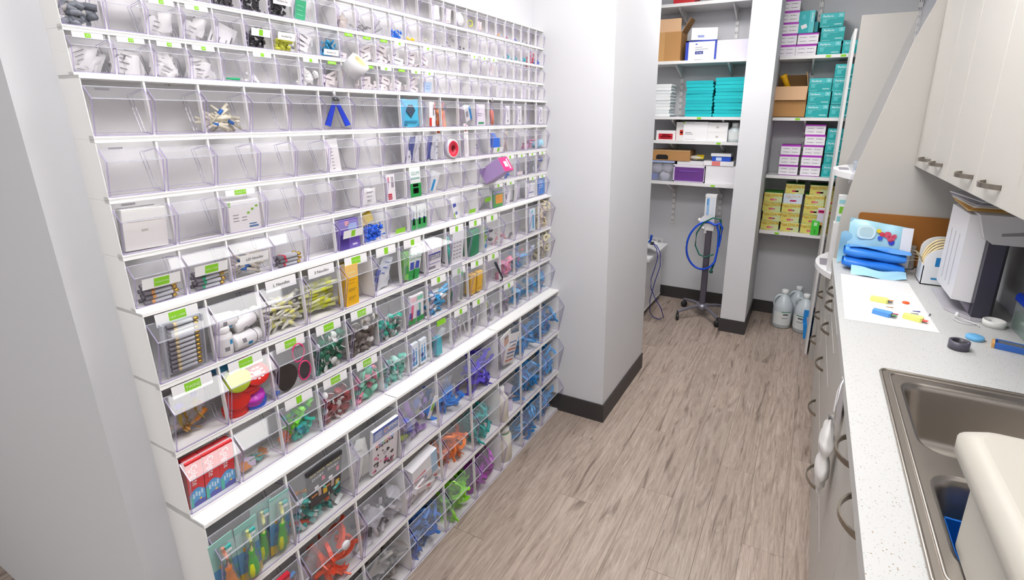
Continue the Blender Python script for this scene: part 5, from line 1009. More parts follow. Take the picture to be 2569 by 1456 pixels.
one('flat_carton', carton_y(.23, .034, .16, ['f2eef2', 'f6f4f6', 'f3f0f4', 'd9d4dd', 'f2eef2', 'e6e2e8'], [(.28, 0, .56, 1, 'e8807c')]), 'flat white carton with coral band', 'carton', (.462, 3.695, LZ[4] + .145))
one('blue_carton', carton_y(.142, .036, .12, ['1f4fc8', '2a5fd8', '1f52c8', '1a40a8', '1f4fc8', '1a40a8'], [(.22, .1, .52, .8, 'c8d8f2')]), 'royal blue carton on the coral banded carton', 'carton', (.478, 3.71, LZ[4] + .1805))
one('white_tray', MB().box(-.076, 0, 0, .076, .12, .022, P('eeeef0', .45)), 'white lid on top of the royal blue carton', 'lid', (.474, 3.705, LZ[4] + .2175))
# power outlet under the shelves
t = thing('wall_outlet', 'white double power outlet on the closet back wall', 'outlet', (-.06, 3.95, .515)); ob('cover_plate', MB().box(-.058, -.006, -.035, .058, -.0005, .035, WHITE), t)
for x in (-.025, .025): ob('socket', MB().box(x - .014, -.008, -.018, x + .014, -.006, .018, P('d5d2d6', .4)).box(x - .006, -.0086, 0, x - .003, -.008, .012, INK).box(x + .003, -.0086, 0, x + .006, -.008, .012, INK), t)

# ---- wheeled flowmeter stand
t = thing('flowmeter_stand', 'grey wheeled stand with white flowmeter and hoses', 'flowmeter stand', (.452, 3.60, 0))
GM = P('8f8c98', .35, .6); DK = P('5c5864', .4, .3); BKP = P('232226', .5)
ob('pole', MB().prism(rrect(.048, .040, .008), 2, .115, .80, DK), t); ob('hub', MB().lathe([(0, .06), (.04, .06), (.05, .085), (.05, .105), (.03, .118), (0, .118)], GM, 18), t)
for k, a in enumerate((-134, -48, 35, 140)):
    ca, sa = math.cos(R(a)), math.sin(R(a)); L_ = .235
    ob('leg', MB().tube([(.03 * ca, .03 * sa, .098), (.12 * ca, .12 * sa, .094), (L_ * ca, L_ * sa, .072)], 1, GM, 8, flat=(.016, .012)), t)
    ct = ob('caster', MB().lathe([(0, -.011), (.026, -.011), (.028, -.006), (.028, .006), (.026, .011), (0, .011)], BKP, 16), t, (L_ * ca, L_ * sa, .0285), (R(90), 0, R(a + 60)))
    ob('caster_stem', MB().tube([(L_ * ca, L_ * sa, .035), (L_ * ca, L_ * sa, .075)], .007, BKP, 8), t)
W2 = P('f1f0f2', .35)
ob('meter_head', MB().box(-.042, -.030, .85, .040, .030, 1.03, W2).box(-.044, -.032, 1.012, .042, .032, 1.032, W2), t, (0, 0, 0), (0, R(0), 0))
ob('gauge_tube', MB().box(-.028, -.0335, .872, -.008, -.030, 1.005, P('9fc4ee', .15)), t); ob('gauge_tube', MB().box(.008, -.0335, .872, .028, -.030, 1.005, P('dfe6f0', .15)), t); ob('gauge_panel', MB().box(-.034, -.0315, .862, .034, -.030, 1.010, P('e6eaf2', .2)).box(-.028, -.034, .95, -.018, -.0336, 1.0, P('3f8fd8', .3)), t)
ob('meter_body', MB().prism([(-.072, .80), (-.072, .835), (-.045, .862), (.04, .862), (.04, .745), (-.025, .745), (-.05, .775)][::-1], 1, -.028, .028, W2), t)
ob('knob', MB().lathe([(0, 0), (.016, 0), (.018, .008), (.016, .018), (0, .02)], W2, 14), t, (-.072, 0, .818), (0, R(-90), 0)); ob('valve', MB().lathe([(0, 0), (.013, 0), (.013, .02), (0, .022)], W2, 12), t, (-.040, -.028, .765), (R(90), 0, 0)); ob('drain_spout', MB().box(-.034, -.02, .72, -.012, .0, .75, W2), t)
def ell(cx, cz, a, b, a0, a1, n, y, lean=0): return [(cx + a * math.cos(R(a0 + (a1 - a0) * i / n)), y + .012 * math.sin(i * .4), cz + b * math.sin(R(a0 + (a1 - a0) * i / n)) + lean * math.cos(R(a0 + (a1 - a0) * i / n))) for i in range(n + 1)]
ob('blue_hose', MB().tube(ell(-.02, .620, .135, .195, 60, 300, 26, -.05, .02) + [(.075, -.04, .50), (.085, -.035, .60), (.08, -.03, .74), (.06, -.02, .80)], .0085, P('1450dc', .35), 8), t)
ob('blue_hose', MB().tube([(.047, -.05, .80), (.085, -.045, .815), (.108, -.04, .78), (.10, -.035, .70), (.09, -.03, .62)], .0085, P('1450dc', .35), 8), t)
ob('green_hose', MB().tube([(.085, -.03, .845), (.03, -.045, .855), (-.04, -.05, .81), (-.085, -.05, .72), (-.088, -.05, .62), (-.05, -.05, .545), (.0, -.05, .53), (.06, -.045, .56)], .006, P('0d6b58', .4), 8), t)
ob('green_hose', MB().tube([(.085, -.03, .845), (.092, -.028, .80), (.088, -.03, .68), (.08, -.032, .56), (.066, -.034, .47), (.055, -.034, .43)], .0075, P('0c5a4c', .4), 8), t); ob('hose_nozzle', MB().lathe([(0, 0), (.013, 0), (.015, .015), (.009, .022), (.006, .04), (0, .04)], P('0f5f50', .4), 12), t, (.052, -.034, .40))

# ---- white cart in the nook
t = thing('utility_cart', 'white wheeled cart half hidden behind the column', 'cart', (-.22, 3.58, 0))
ob('cart_body', MB().box(-.24, -.27, .055, .245, .27, .50, WHITE), t); ob('cart_top', MB().box(-.25, -.29, .50, .285, .29, .525, WHITE), t); ob('tray_leaf', MB().prism([(-.25, -.20), (.33, -.20), (.29, -.06), (.20, .02), (-.25, .02)], 2, .60, .612, WHITE), t); ob('leaf_post', MB().box(-.1, -.12, .525, -.06, -.08, .60, WHITE), t)
for x in (-.2, .2):
    for y in (-.22, .22): ob('caster', MB().lathe([(0, -.01), (.026, -.01), (.026, .01), (0, .01)], BKP, 14), t, (x, y, .0265), (R(90), 0, 0))
ob('base_edge', MB().box(.243, -.272, .05, .249, .272, .062, P('d8d6d8', .5)), t)
t = thing('handpiece', 'blue and black handpiece lying on the cart', 'handpiece', (.03, 3.44, .614)); ob('grip', MB().tube([(-.02, 0, .012), (-.005, 0, .035), (0, 0, .075)], .010, P('1f4fc0', .35), 8), t); ob('connector', MB().lathe([(0, 0), (.016, 0), (.016, .02), (0, .022)], BKP, 10), t, (.012, -.01, 0))
one('blue_cable', MB().tube([(.06, 3.40, .628), (.10, 3.36, .60), (.118, 3.34, .53), (.10, 3.33, .44), (.08, 3.32, .36), (.085, 3.31, .28), (.13, 3.30, .20), (.18, 3.31, .12), (.2, 3.33, .04), (.16, 3.35, .008), (.10, 3.38, .007), (.08, 3.34, .06), (.08, 3.32, .17), (.11, 3.32, .33), (.145, 3.33, .47), (.135, 3.35, .57), (.09, 3.39, .62), (.06, 3.41, .626)], .0035, P('2a2f8a', .4), 6), 'thin dark blue cable looping from the cart to the floor', 'cable')

# ---- jugs on the floor of the right closet
def gallon(x, y, label, lab=True, rz=0):
    t = thing('gallon_jug', label, 'jug', (x, y, 0.001), (0, 0, R(rz)), 'translucent gallon jugs'); J = P('c9d2d8', .25, key='hdpe')
    body = memo('jug_shell', lambda: MB().lathe([(0, 0), (.068, 0), (.074, .006), (.074, .165), (.070, .185), (.048, .235), (.026, .265), (.022, .270), (.022, .282)], J, 20))
    ob('jug_body', body, t); ob('cap', memo('jug_cap', lambda: MB().lathe([(.025, .280), (.026, .302), (.022, .306), (0, .306)], P('f0f2f4', .4), 16)), t)
    ob('handle', memo('jug_handle', lambda: MB().tube([(-.020, -.01, .262), (-.045, -.02, .258), (-.066, -.025, .235), (-.070, -.025, .20), (-.064, -.02, .172)], .0105, J, 8)), t)
    if lab: ob('jug_label', memo('jug_label', lambda: MB().grid(lambda u, v: (.0748 * math.sin(-.9 + 1.9 * u), -.0748 * math.cos(-.9 + 1.9 * u), .03 + .105 * v), 10, 1, P('dfe2e2', .5)).grid(lambda u, v: (.0752 * math.sin(-.1 + 1.0 * u), -.0752 * math.cos(-.1 + 1.0 * u), .136 + .006 * v), 6, 1, P('3f8a62', .5)).grid(lambda u, v: (.0752 * math.sin(.1 + .5 * u), -.0752 * math.cos(.1 + .5 * u), .112 + .012 * v), 4, 1, P('55565a', .5)).grid(lambda u, v: (.0752 * math.sin(.0 + .6 * u), -.0752 * math.cos(.0 + .6 * u), .086 + .005 * v), 4, 1, P('77787c', .5))), t)
gallon(1.065, 3.70, 'gallon jug with green striped label by the closet wall'); gallon(1.222, 3.665, 'gallon jug in front of the far cabinet', rz=-40); gallon(1.165, 3.84, 'unlabelled gallon jug behind the two others', False)
t = thing('blue_tub', 'blue tub of clear cups in front of the jugs', 'tub', (1.258, 3.535, .001)); t.scale = (.85, .8, .85); BT = P('1f8fe0', .3)
ob('tub_body', MB().prism([(-.03, .0), (.045, .0), (.055, .13), (-.045, .13)], 1, -.04, .04, BT), t); ob('tub_back', MB().box(-.05, .035, .12, .055, .042, .245, BT), t); ob('cup', MB().lathe([(.02, 0), (.026, .06), (.024, .06), (.018, .0)], CLEAR('cup_plastic', (.9, .92, .95), .3), 14), t, (0, 0, .131)); ob('green_clip', MB().tube([(.0, -.01, .2), (.03, -.01, .21), (.05, -.01, .2)], .004, P('5fe02a', .4), 6), t)
# ================================================================== counter run on the right
XF = 1.292
def bow(mb, y, z, x, L=.125, out=.032, m=None):
    """flat bow pull along y standing off a front at x"""
    pts = [(x - out * math.sin(math.pi * i / 12) ** .75, y - L / 2 + L * i / 12, z) for i in range(13)]
    w2, th = .0065, .0022; vs = []
    for i, p_ in enumerate(pts):
        a = pts[min(i + 1, 12)]; b_ = pts[max(i - 1, 0)]; tx, ty = a[0] - b_[0], a[1] - b_[1]; l_ = math.hypot(tx, ty); nx, ny = -ty / l_, tx / l_
        for s_, q_ in ((1, -w2), (1, w2), (-1, w2), (-1, -w2)): vs.append((p_[0] + nx * th * s_, p_[1] + ny * th * s_, p_[2] + q_))
    fs = [(i * 4 + j, i * 4 + (j + 1) % 4, (i + 1) * 4 + (j + 1) % 4, (i + 1) * 4 + j) for i in range(12) for j in range(4)] + [(3, 2, 1, 0), (48, 49, 50, 51)]
    return mb.add(vs, fs, NICKEL, False)
def front_panel(parent, nm, y0, y1, z0, z1, x=XF, handle=None, th=.018):
    e = .0015; c_ = .002
    prof = [(y0 + e, z0 + e), (y1 - e, z0 + e), (y1 - e, z1 - e), (y0 + e, z1 - e)]
    mb = MB().box(x + c_, y0 + e, z0 + e, x + th, y1 - e, z1 - e, CAB)
    mb.add([(x + c_, a, b_) for a, b_ in prof] + [(x, a + (c_ if a < (y0 + y1) / 2 else -c_), b_ + (c_ if b_ < (z0 + z1) / 2 else -c_)) for a, b_ in prof], [(4, 5, 6, 7), (0, 1, 5, 4), (1, 2, 6, 5), (2, 3, 7, 6), (3, 0, 4, 7)], CAB)
    o = ob(nm, mb, parent)
    if handle: ob('handle', bow(MB(), handle[0], handle[1], x, *(handle[2:])), o)
    return o
def base_unit(y0, y1, label, open_top=False):
    t = thing('base_cabinet', label, 'cabinet', (0, 0, 0))
    if open_top:
        cs = MB().box(XF + .0185, y0 + .001, .10, 1.855, y1 - .001, .70, CAB)
        for b_ in ((XF + .0185, y0 + .001, XF + .034, y1 - .001), (1.845, y0 + .001, 1.855, y1 - .001)): cs.box(b_[0], b_[1], .70, b_[2], b_[3], .8735, CAB)
        ob('carcass', cs, t)
    else: ob('carcass', MB().box(XF + .0185, y0 + .001, .10, 1.855, y1 - .001, .8735, CAB), t); ob('toe_kick', MB().box(XF + .07, y0 + .001, .0005, XF + .09, y1 - .001, .0995, BASEB), t)
    return t
u = base_unit(1.62, 2.43, 'white five-drawer base cabinet beside the tall beige panel')
for z0, z1 in ((.815, .870), (.735, .812), (.585, .732), (.365, .582), (.105, .362)): front_panel(u, 'drawer_front', 1.62, 2.43, z0, z1, handle=(2.06, (z0 + z1) / 2 + .004, .15))
u = base_unit(.99, 1.62, 'white base cabinet with the hanging bag', True)
front_panel(u, 'door', .99, 1.62, .345, .870); front_panel(u, 'drawer_front', .99, 1.62, .105, .342, handle=(1.50, .245, .15))
u = base_unit(0.02, .99, 'white double-door base cabinet under the sink', True)
front_panel(u, 'door', .665, .99, .105, .870, handle=(.785, .842, .13)); front_panel(u, 'door', .02, .662, .105, .870, handle=(.555, .842, .13))
u = base_unit(-.60, .02, 'white base cabinet nearest the camera')
front_panel(u, 'door', -.60, .02, .105, .870)
# worktop with a hole for the sink
SX0, SX1, SY0, SY1 = 1.390, 1.822, .352, 1.118
wt = MB()
for b_ in ((1.280, -.60, 1.857, SY0), (1.280, SY1, 1.857, 2.43), (1.280, SY0, SX0, SY1), (SX1, SY0, 1.857, SY1)): wt.box(b_[0], b_[1], .8745, b_[2], b_[3], .915, 'laminate')
one('worktop', wt, 'white speckled worktop along the right wall', 'worktop')
# sink
t = thing('sink', 'stainless steel double-bowl sink set in the worktop', 'sink', (0, 0, 0))
def bowl_rings(x0, x1, y0, y1, r):
    cx, cy = (x0 + x1) / 2, (y0 + y1) / 2
    out = []
    for (dz, ins, rr) in ((.9185, 0, r), (.917, .004, r), (.912, .009, r), (.90, .013, r), (.775, .026, r), (.757, .034, r), (.748, .055, r)):
        out.append([(cx + a, cy + b_, dz) for a, b_ in rrect(x1 - x0 - 2 * ins, y1 - y0 - 2 * ins, max(.02, rr - ins * .4), 5)])
    return out
dk = MB(); zt = .9185
B1 = (1.412, 1.800, .735, 1.085); B2 = (1.412, 1.720, .385, .668)
O = (1.370, 1.842, .335, 1.137)
for nm_, (a, b_, c_, d_) in (('large_bowl', B1), ('small_bowl', B2)):
    rg = bowl_rings(a, b_, c_, d_, .055); n_ = len(rg[0]); mb = MB()
    mb.add([p_ for q_ in rg for p_ in q_], [(i * n_ + k, i * n_ + (k + 1) % n_, (i + 1) * n_ + (k + 1) % n_, (i + 1) * n_ + k) for i in range(len(rg) - 1) for k in range(n_)], 'steel', True); mb.poly(rg[-1], 'steel')
    bo = ob(nm_, mb, t); ob('drain', MB().lathe([(0, .7485), (.036, .7485), (.042, .7495), (.042, .7483)], P('6b665f', .3, 1), 18, origin=((a + b_) / 2, (c_ + d_) / 2, 0)), bo)
    rr = rrect(b_ - a, d_ - c_, .055, 5); cx, cy = (a + b_) / 2, (c_ + d_) / 2
    for k, (ex, ey) in enumerate(((b_, d_), (a, d_), (a, c_), (b_, c_))):
        arc = [(cx + p_[0], cy + p_[1], zt) for p_ in rr[k * 6:k * 6 + 6]]
        dk.poly([(ex, ey, zt)] + arc, 'steel')
for (a, b_, c_, d_) in ((O[0] + .006, B1[0], O[2] + .006, O[3] - .006), (B1[1], O[1] - .006, O[2] + .006, O[3] - .006), (B1[0], B1[1], B1[3], O[3] - .006), (B1[0], B1[1], B2[3], B1[2]), (B1[0], B1[1], O[2] + .006, B2[2]), (B2[1], B1[1], B2[2], B2[3])):
    dk.quad((a, c_, zt), (b_, c_, zt), (b_, d_, zt), (a, d_, zt), 'steel')
# raised bead and rolled edge
for ins, zz, r_ in ((.004, .9185, .0042), (.024, .9185, .0035)):
    rr = rrect(O[1] - O[0] - 2 * ins, O[3] - O[2] - 2 * ins, .018, 4); cx, cy = (O[0] + O[1]) / 2, (O[2] + O[3]) / 2
    dk.tube([(cx + a, cy + b_, zz) for a, b_ in rr], r_, 'steel', 8, closed=True)
ob('sink_deck', dk, t)
one('blue_basin', MB().prism(rrect(.20, .17, .02), 2, 0, .006, P('1463b8', .35)).prism([(-.10, 0), (-.095, 0), (-.10, .07), (-.105, .07)], 1, -.08, .08, P('1463b8', .35)).prism([(.10, 0), (.095, 0), (.10, .07), (.105, .07)], 1, -.08, .08, P('1463b8', .35)).box(-.10, .080, 0, .10, .085, .07, P('1463b8', .35)).box(-.10, -.085, 0, .10, -.080, .07, P('1463b8', .35)), 'blue plastic basin in the small sink bowl', 'basin', (1.545, .525, .79))
# white unit in the foreground
t = thing('bench_unit', 'cream plastic unit with ribbed lid in the bottom right foreground', 'bench unit', (1.60, .245, .9225))
CR = P('b9b4aa', .4)
ob('unit_body', MB().prism(rrect(.36, .46, .03, 5), 2, .0, .165, CR, smooth=False), t)
ld = MB(); rr = [rrect(.415 - 2 * i_, .515 - 2 * i_, .035, 5) for i_ in (.006, 0, 0, .018, .026)]
zs = [.160, .165, .190, .206, .208]; n_ = len(rr[0])
ld.add([(a, b_, zs[k]) for k in range(5) for a, b_ in rr[k]], [(i * n_ + k, i * n_ + (k + 1) % n_, (i + 1) * n_ + (k + 1) % n_, (i + 1) * n_ + k) for i in range(4) for k in range(n_)], CR, True); ld.poly([(a, b_, zs[4]) for a, b_ in rr[4]], CR)
lo = ob('unit_lid', ld, t); ob('vent_slot', MB().prism([(p_[0] * 1.0 - .035, p_[1] + .05) for p_ in rrect(.012, .20, .006, 4)], 2, .2075, .2088, P('8a857c', .6)), lo)

# upper cabinets
def upper(y0, ym, y1, label, h1, h2):
    t = thing('wall_cabinet', label, 'cabinet', (0, 0, 0)); X = 1.555
    ob('carcass', MB().box(X + .0185, y0 + .001, 1.402, 1.856, y1 - .001, 2.45, CAB), t)
    for a, b_, hy in ((ym, y1, h1), (y0, ym, h2)): front_panel(t, 'door', a, b_, 1.402, 2.45, X, handle=(hy, 1.452, .14, .03))
upper(1.765, 2.055, 2.43, 'white two-door wall cabinet against the beige end panel', 2.16, 1.925)
upper(1.055, 1.395, 1.765, 'white two-door wall cabinet at the right image edge', 1.50, 1.235)
t = thing('wall_cabinet', 'white single-door wall cabinet nearest the camera', 'cabinet', (0, 0, 0)); ob('carcass', MB().box(1.5735, .60, 1.402, 1.856, 1.054, 2.45, CAB), t); front_panel(t, 'door', .60, 1.054, 1.402, 2.45, 1.555, handle=(.80, 1.452, .14, .03))
# slanted end panel behind the counter, tall panel beyond, sloping clear shield between them
pl = MB().prism([(1.288, .0005), (1.857, .0005), (1.857, 2.60), (1.66, 2.60), (1.522, 2.12), (1.464, 1.956), (1.325, 1.40), (1.288, 1.12)], 1, 2.431, 2.455, CAB)
one('end_panel', pl, 'beige slanted end panel closing the counter', 'panel')
one('tall_panel', MB().box(1.272, 3.15, .0005, 1.542, 3.172, 2.19, CAB), 'tall beige panel in front of the right closet', 'panel')
one('closet_upright', MB().box(1.248, 3.22, .0005, 1.262, 3.62, 2.13, SHELF), 'narrow white upright at the right edge of the closet', 'upright')
one('clear_shield', MB().add([(1.300, 2.456, 1.30), (1.300, 3.149, 1.30), (1.545, 3.149, 2.19), (1.545, 2.456, 2.19), (1.304, 2.456, 1.299), (1.304, 3.149, 1.299), (1.549, 3.149, 2.189), (1.549, 2.456, 2.189)], [(0, 1, 2, 3), (4, 7, 6, 5), (0, 4, 5, 1), (3, 2, 6, 7)], CLEAR('shield_acrylic', (.97, .975, .985), .06, .35)), 'sloping clear shield between the two beige panels', 'shield')
# far bay: drawers, round shelves
u = thing('base_cabinet', 'narrow white drawer cabinet between the two beige panels', 'cabinet', (0, 0, 0))
ob('carcass', MB().box(XF + .0185, 2.457, .10, 1.855, 3.148, .765, CAB), u); ob('toe_kick', MB().box(XF + .07, 2.457, .0005, XF + .09, 3.148, .0995, BASEB), u)
for z0, z1 in ((.62, .762), (.45, .617), (.34, .447), (.105, .337)): front_panel(u, 'drawer_front', 2.457, 3.148, z0, z1, handle=(2.98, (z0 + z1) / 2, .14))
def round_shelf(z, x0, y0, y1, xr, label, slot):
    t = thing('round_shelf', label, 'shelf', (0, 0, z)); n_ = 16; cy = (y0 + y1) / 2
    pts = [(1.85, y1), (1.85, y0), (x0 + .06, y0)] + [(x0 + .06 - (x0 + .06 - xr) * math.sin(math.pi * i / n_) ** .8, y0 + (y1 - y0) * i / n_) for i in range(1, n_)] + [(x0 + .06, y1)]
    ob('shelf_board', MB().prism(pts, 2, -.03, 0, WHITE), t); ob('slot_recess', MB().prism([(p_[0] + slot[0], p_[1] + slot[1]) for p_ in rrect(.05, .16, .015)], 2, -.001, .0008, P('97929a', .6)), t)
round_shelf(.797, 1.29, 2.457, 3.148, 1.215, 'lower rounded white shelf with slot beside the far drawers', (1.262, 2.80))
round_shelf(1.345, 1.29, 2.458, 3.147, 1.232, 'upper rounded white shelf with slot behind the end panel', (1.285, 2.80))
one('spray_carton', carton_y(.05, .15, .05, ['f2f3f3', 'f2f3f3', 'eef2f1', 'dfe4e4', 'eef2f1', 'eef2f1'], [(.2, .35, .8, .6, '7fc83a'), (.1, .05, .9, .25, '8fd0d8'), (.1, .7, .9, .85, '9fd8e0')]), 'white bottle carton with green label behind the end panel', 'carton', (1.30, 2.60, 1.07))
one('carton_stand', MB().box(-.04, 0, 0, .04, .08, .27, WHITE), 'white riser under the green labelled carton', 'riser', (1.31, 2.59, .798))
one('clear_cup', MB().lathe([(.018, 0), (.024, .05), (.022, .05), (.016, .002), (0, .002)], CLEAR('cup_blue', (.8, .9, .97), .3), 14), 'small pale blue cup on the upper rounded shelf', 'cup', (1.345, 2.72, 1.346))

# ---- goods on the worktop
ZC = .9155
one('bench_paper', MB().add([(1.308, 2.135, .0), (1.572, 2.112, 0), (1.585, 1.525, 0), (1.300, 1.515, 0), (1.308, 2.135, .0006), (1.572, 2.112, .0006), (1.585, 1.525, .0006), (1.300, 1.515, .0006)], [(4, 5, 6, 7), (0, 1, 5, 4), (1, 2, 6, 5), (2, 3, 7, 6), (3, 0, 4, 7)], P('e2e1e1', .8)), 'white paper sheet spread on the worktop', 'paper', (0, 0, ZC))
def sponge(x, y, rz, col, tips, label):
    t = thing('bur_sponge', label, 'sponge holder', (x, y, ZC + .0008), (0, 0, R(rz)))
    ob('sponge', MB().prism([(-.030, -.012), (.024, -.017), (.030, -.012), (.030, .012), (.024, .017), (-.030, .014)], 2, 0, .016, P(col, .8, bump=(300, .3))), t)
    for k, kc in enumerate(tips): ob('tip', MB().tube([(.028, -.010 + .0055 * k, .009), (.044 + .003 * (k % 2), -.012 + .006 * k, .008 + .002 * (k % 2))], .0016 if kc in ('3b3a40', '8f8d94') else .0024, P(kc, .4), 6), t)
sponge(1.430, 1.785, -8, 'eef08a', ['3b3a40', '8f8d94', '3b3a40', 'e8902a'], 'yellow sponge with metal tips at the back of the paper')
sponge(1.425, 1.625, -20, '5f9fe8', ['3b3a40', '2fa84a', 'e8702a', '8f8d94', '4a4fb0', 'd84a4a'], 'blue sponge with coloured tips on the paper')
sponge(1.520, 1.622, -20, 'eef08a', ['e8504a', 'f06a5a', 'e8504a'], 'yellow sponge with red tip at the front of the paper')
one('orange_disc', MB().lathe([(0, 0), (.012, 0), (.0125, .003), (.011, .0055), (0, .006)], P('ff5a10', .4), 18), 'orange round disc on the paper', 'disc', (1.523, 1.81, ZC + .0008))
for k, (x, y, kc, rz, lb) in enumerate(((1.46, 1.725, 'c9a882', 0, 'tan'), (1.545, 1.72, '5a58a8', 10, 'violet'), (1.535, 1.69, 'b0aeb4', 5, 'grey'), (1.583, 1.70, '4a485a', 70, 'dark'))): one('dental_bur', MB().tube([(-.012, 0, .002), (.0, 0, .002), (.012, 0, .002)], [.0012, .0016, .0022], P(kc, .4), 6), '%s dental bur lying loose on the paper' % lb, 'bur', (x, y, ZC + .0008), (0, 0, R(rz)))
t = thing('tape_roll', 'grey tape roll standing on the worktop', 'tape roll', (1.612, 1.408, ZC))
ob('tape', MB().lathe([(.021, 0), (.028, 0), (.028, .027), (.021, .027), (.021, 0)], P('565260', .35), 28), t); ob('core', MB().lathe([(.0195, .002), (.0208, .002), (.0208, .026), (.0195, .026), (.0195, .002)], P('2c2a30', .4), 24), t)
one('blue_disc', MB().lathe([(0, 0), (.024, 0), (.0255, .002), (.0255, .010), (.023, .012), (0, .0115)], P('6fb8ea', .35), 26), 'light blue round lid on the worktop', 'disc', (1.678, 1.52, ZC))
t = thing('bur_block', 'blue block with wooden end and tinted cover', 'bur block', (1.752, 1.475, ZC), (0, 0, R(-14)))
ob('block_body', MB().box(-.032, -.020, 0, .038, -.012, .018, P('3a6fc8', .35)).box(-.032, .020, 0, .038, .026, .018, P('3a6fc8', .35)).box(-.032, -.012, 0, .038, .020, .006, P('4a6f98', .35)), t); ob('wooden_end', MB().prism([(-.020, 0), (.026, 0), (.026, .016), (.0, .020), (-.020, .016)], 0, -.040, -.033, P('d8a868', .6)), t); ob('cover', MB().box(-.026, -.011, .015, .036, .019, .017, CLEAR('tint_cover', (.45, .5, .55), .35, hazecol=(.4, .42, .44))), t)
one('white_ring_cap', MB().lathe([(.030, 0), (.034, 0), (.034, .020), (.030, .022), (.028, .020), (.028, .003), (0, .003)], P('f4f3f0', .45), 26), 'white plastic cap lying open on the worktop', 'cap', (1.768, 1.69, ZC))
one('earbud_cord', MB().tube([(1.652, 1.70, .003), (1.66, 1.67, .003), (1.69, 1.655, .004), (1.712, 1.665, .003), (1.70, 1.685, .003), (1.675, 1.69, .004), (1.665, 1.715, .006), (1.69, 1.70, .004), (1.715, 1.675, .003), (1.72, 1.65, .003)], .0016, P('dcdadf', .4), 6), 'thin white cord coiled on the worktop', 'cord', (0, 0, ZC))
one('bite_tip', MB().lathe([(0, 0), (.006, 0), (.007, .012), (.003, .022), (0, .022)], P('f0eff0', .4), 12), 'small white plastic tip on the coiled cord', 'tip', (1.668, 1.722, ZC))
t = thing('solution_tank', 'clear tank of green solution with blue lid by the wall', 'tank', (1.846, 1.55, ZC)); t.scale = (.62, 1, 1)
TK = CLEAR('tank_clear', (.88, .93, .92), .18); tk = MB()
tk.box(-.045, -.16, 0, -.042, .16, .10, TK).box(-.045, .157, 0, .015, .16, .10, TK).box(-.045, -.16, 0, .015, -.157, .10, TK)
ob('tank_body', tk, t); ob('solution', MB().box(-.041, -.156, .001, .014, .156, .062, P('118a58', .2)), t); ob('tank_lid', MB().prism([(-.052, .100), (.017, .100), (.017, .125), (-.04, .125), (-.052, .115)], 1, -.165, .165, P('1440c8', .35)), t)
# cork board, wipes, blue packs
one('cork_board', MB().prism([(p_[0] + 1.60, p_[1] + 1.044) for p_ in rrect(.47, .245, .014)], 1, 2.418, 2.430, P('a5692c', .85, key='cork', bump=(260, .35))), 'brown cork board leaning on the end panel', 'board')
t = thing('wipe_pack', 'pale blue plastic pack with clear window and printed dog toy', 'wipe pack', (1.455, 2.335, ZC + .135), (R(-10), 0, 0))
WB = P('a9d8ea', .3)
ob('pack_film', MB().grid(lambda u, v: (-.128 + .256 * u, -.022 * (math.sin(math.pi * u) * math.sin(math.pi * v)) ** .4 + .003 * math.sin(14 * u), -.10 + .20 * v - .030 * u), 14, 8, WB).grid(lambda u, v: (-.128 + .256 * u, .022 * (math.sin(math.pi * u) * math.sin(math.pi * v)) ** .4, -.10 + .20 * v - .030 * u), 14, 8, WB), t)
ob('white_end', MB().box(.088, -.026, -.118, .132, -.0225, .070, P('eef0f8', .35)), t)
ob('window', MB().prism([(p_[0] - .056, p_[1] + .035) for p_ in rrect(.078, .066, .024)], 1, -.0285, -.0265, P('d2eef4', .2)).prism([(p_[0] - .056, p_[1] + .035) for p_ in rrect(.056, .046, .018)], 1, -.0295, -.0285, P('bcd9de', .15)), t)
pp = MB()
for (x, z_, s_, kc) in ((-.005, .045, .010, 'f2d21a'), (.010, .030, .011, 'd83a4a'), (.004, .012, .011, '2f5fd8'), (.032, .030, .016, 'd8506a'), (.048, .012, .016, 'd8506a'), (.060, .026, .010, 'd8506a'), (.052, -.004, .013, '2a3fc8')): pp.prism([(x + s_ * math.cos(a * .785), z_ + s_ * math.sin(a * .785)) for a in range(8)], 1, -.0278, -.0262, P(kc, .4))
ob('print', pp, t)
def roll_pack(z, label, dy=0, kc='2f86f0'):
    def g(u, v):
        a = 2 * math.pi * v; e = 1 - .25 * (abs(2 * u - 1) ** 6); return (-.125 + .25 * u, .052 * math.cos(a) * e + .003 * math.sin(9 * u + 3 * v), (.027 * math.sin(a) * e) * (1 + .1 * math.sin(11 * u)))
    one('blue_roll_pack', MB().grid(g, 16, 14, P(kc, .35)), label, 'pack', (1.440, 2.255 + dy, z), (0, R(4), R(2)))
roll_pack(ZC + .030, 'lower blue wrapped bundle in front of the wipe pack'); roll_pack(ZC + .083, 'upper blue wrapped bundle in front of the wipe pack', .004, '3a8ff4')
one('blue_sheet', MB().grid(lambda u, v: (-.115 + .25 * u, -.035 + .07 * v, .006 * math.sin(6 * u + 4 * v) - .012 * u), 10, 5, P('5f9fe8', .4)), 'loose blue sheet on top of the blue bundles', 'sheet', (1.445, 2.25, ZC + .117))
one('torn_wrapper', MB().grid(lambda u, v: (-.10 + .22 * u, -.05 * v - .03 * math.sin(math.pi * u), .002 + .030 * (1 - v) * (1 - .3 * u) + .004 * math.sin(9 * u + 5 * v)), 12, 6, P('a8d8f2', .3)), 'torn pale blue wrapper below the blue bundles', 'wrapper', (1.45, 2.205, ZC))
one('side_wrapper', MB().grid(lambda u, v: (-.02 + .05 * u, .01 * math.sin(5 * v), .16 * v + .01 * math.sin(4 * u)), 5, 8, P('9fd4ee', .25)), 'pale blue wrapper standing left of the bundles', 'wrapper', (1.315, 2.335, ZC))
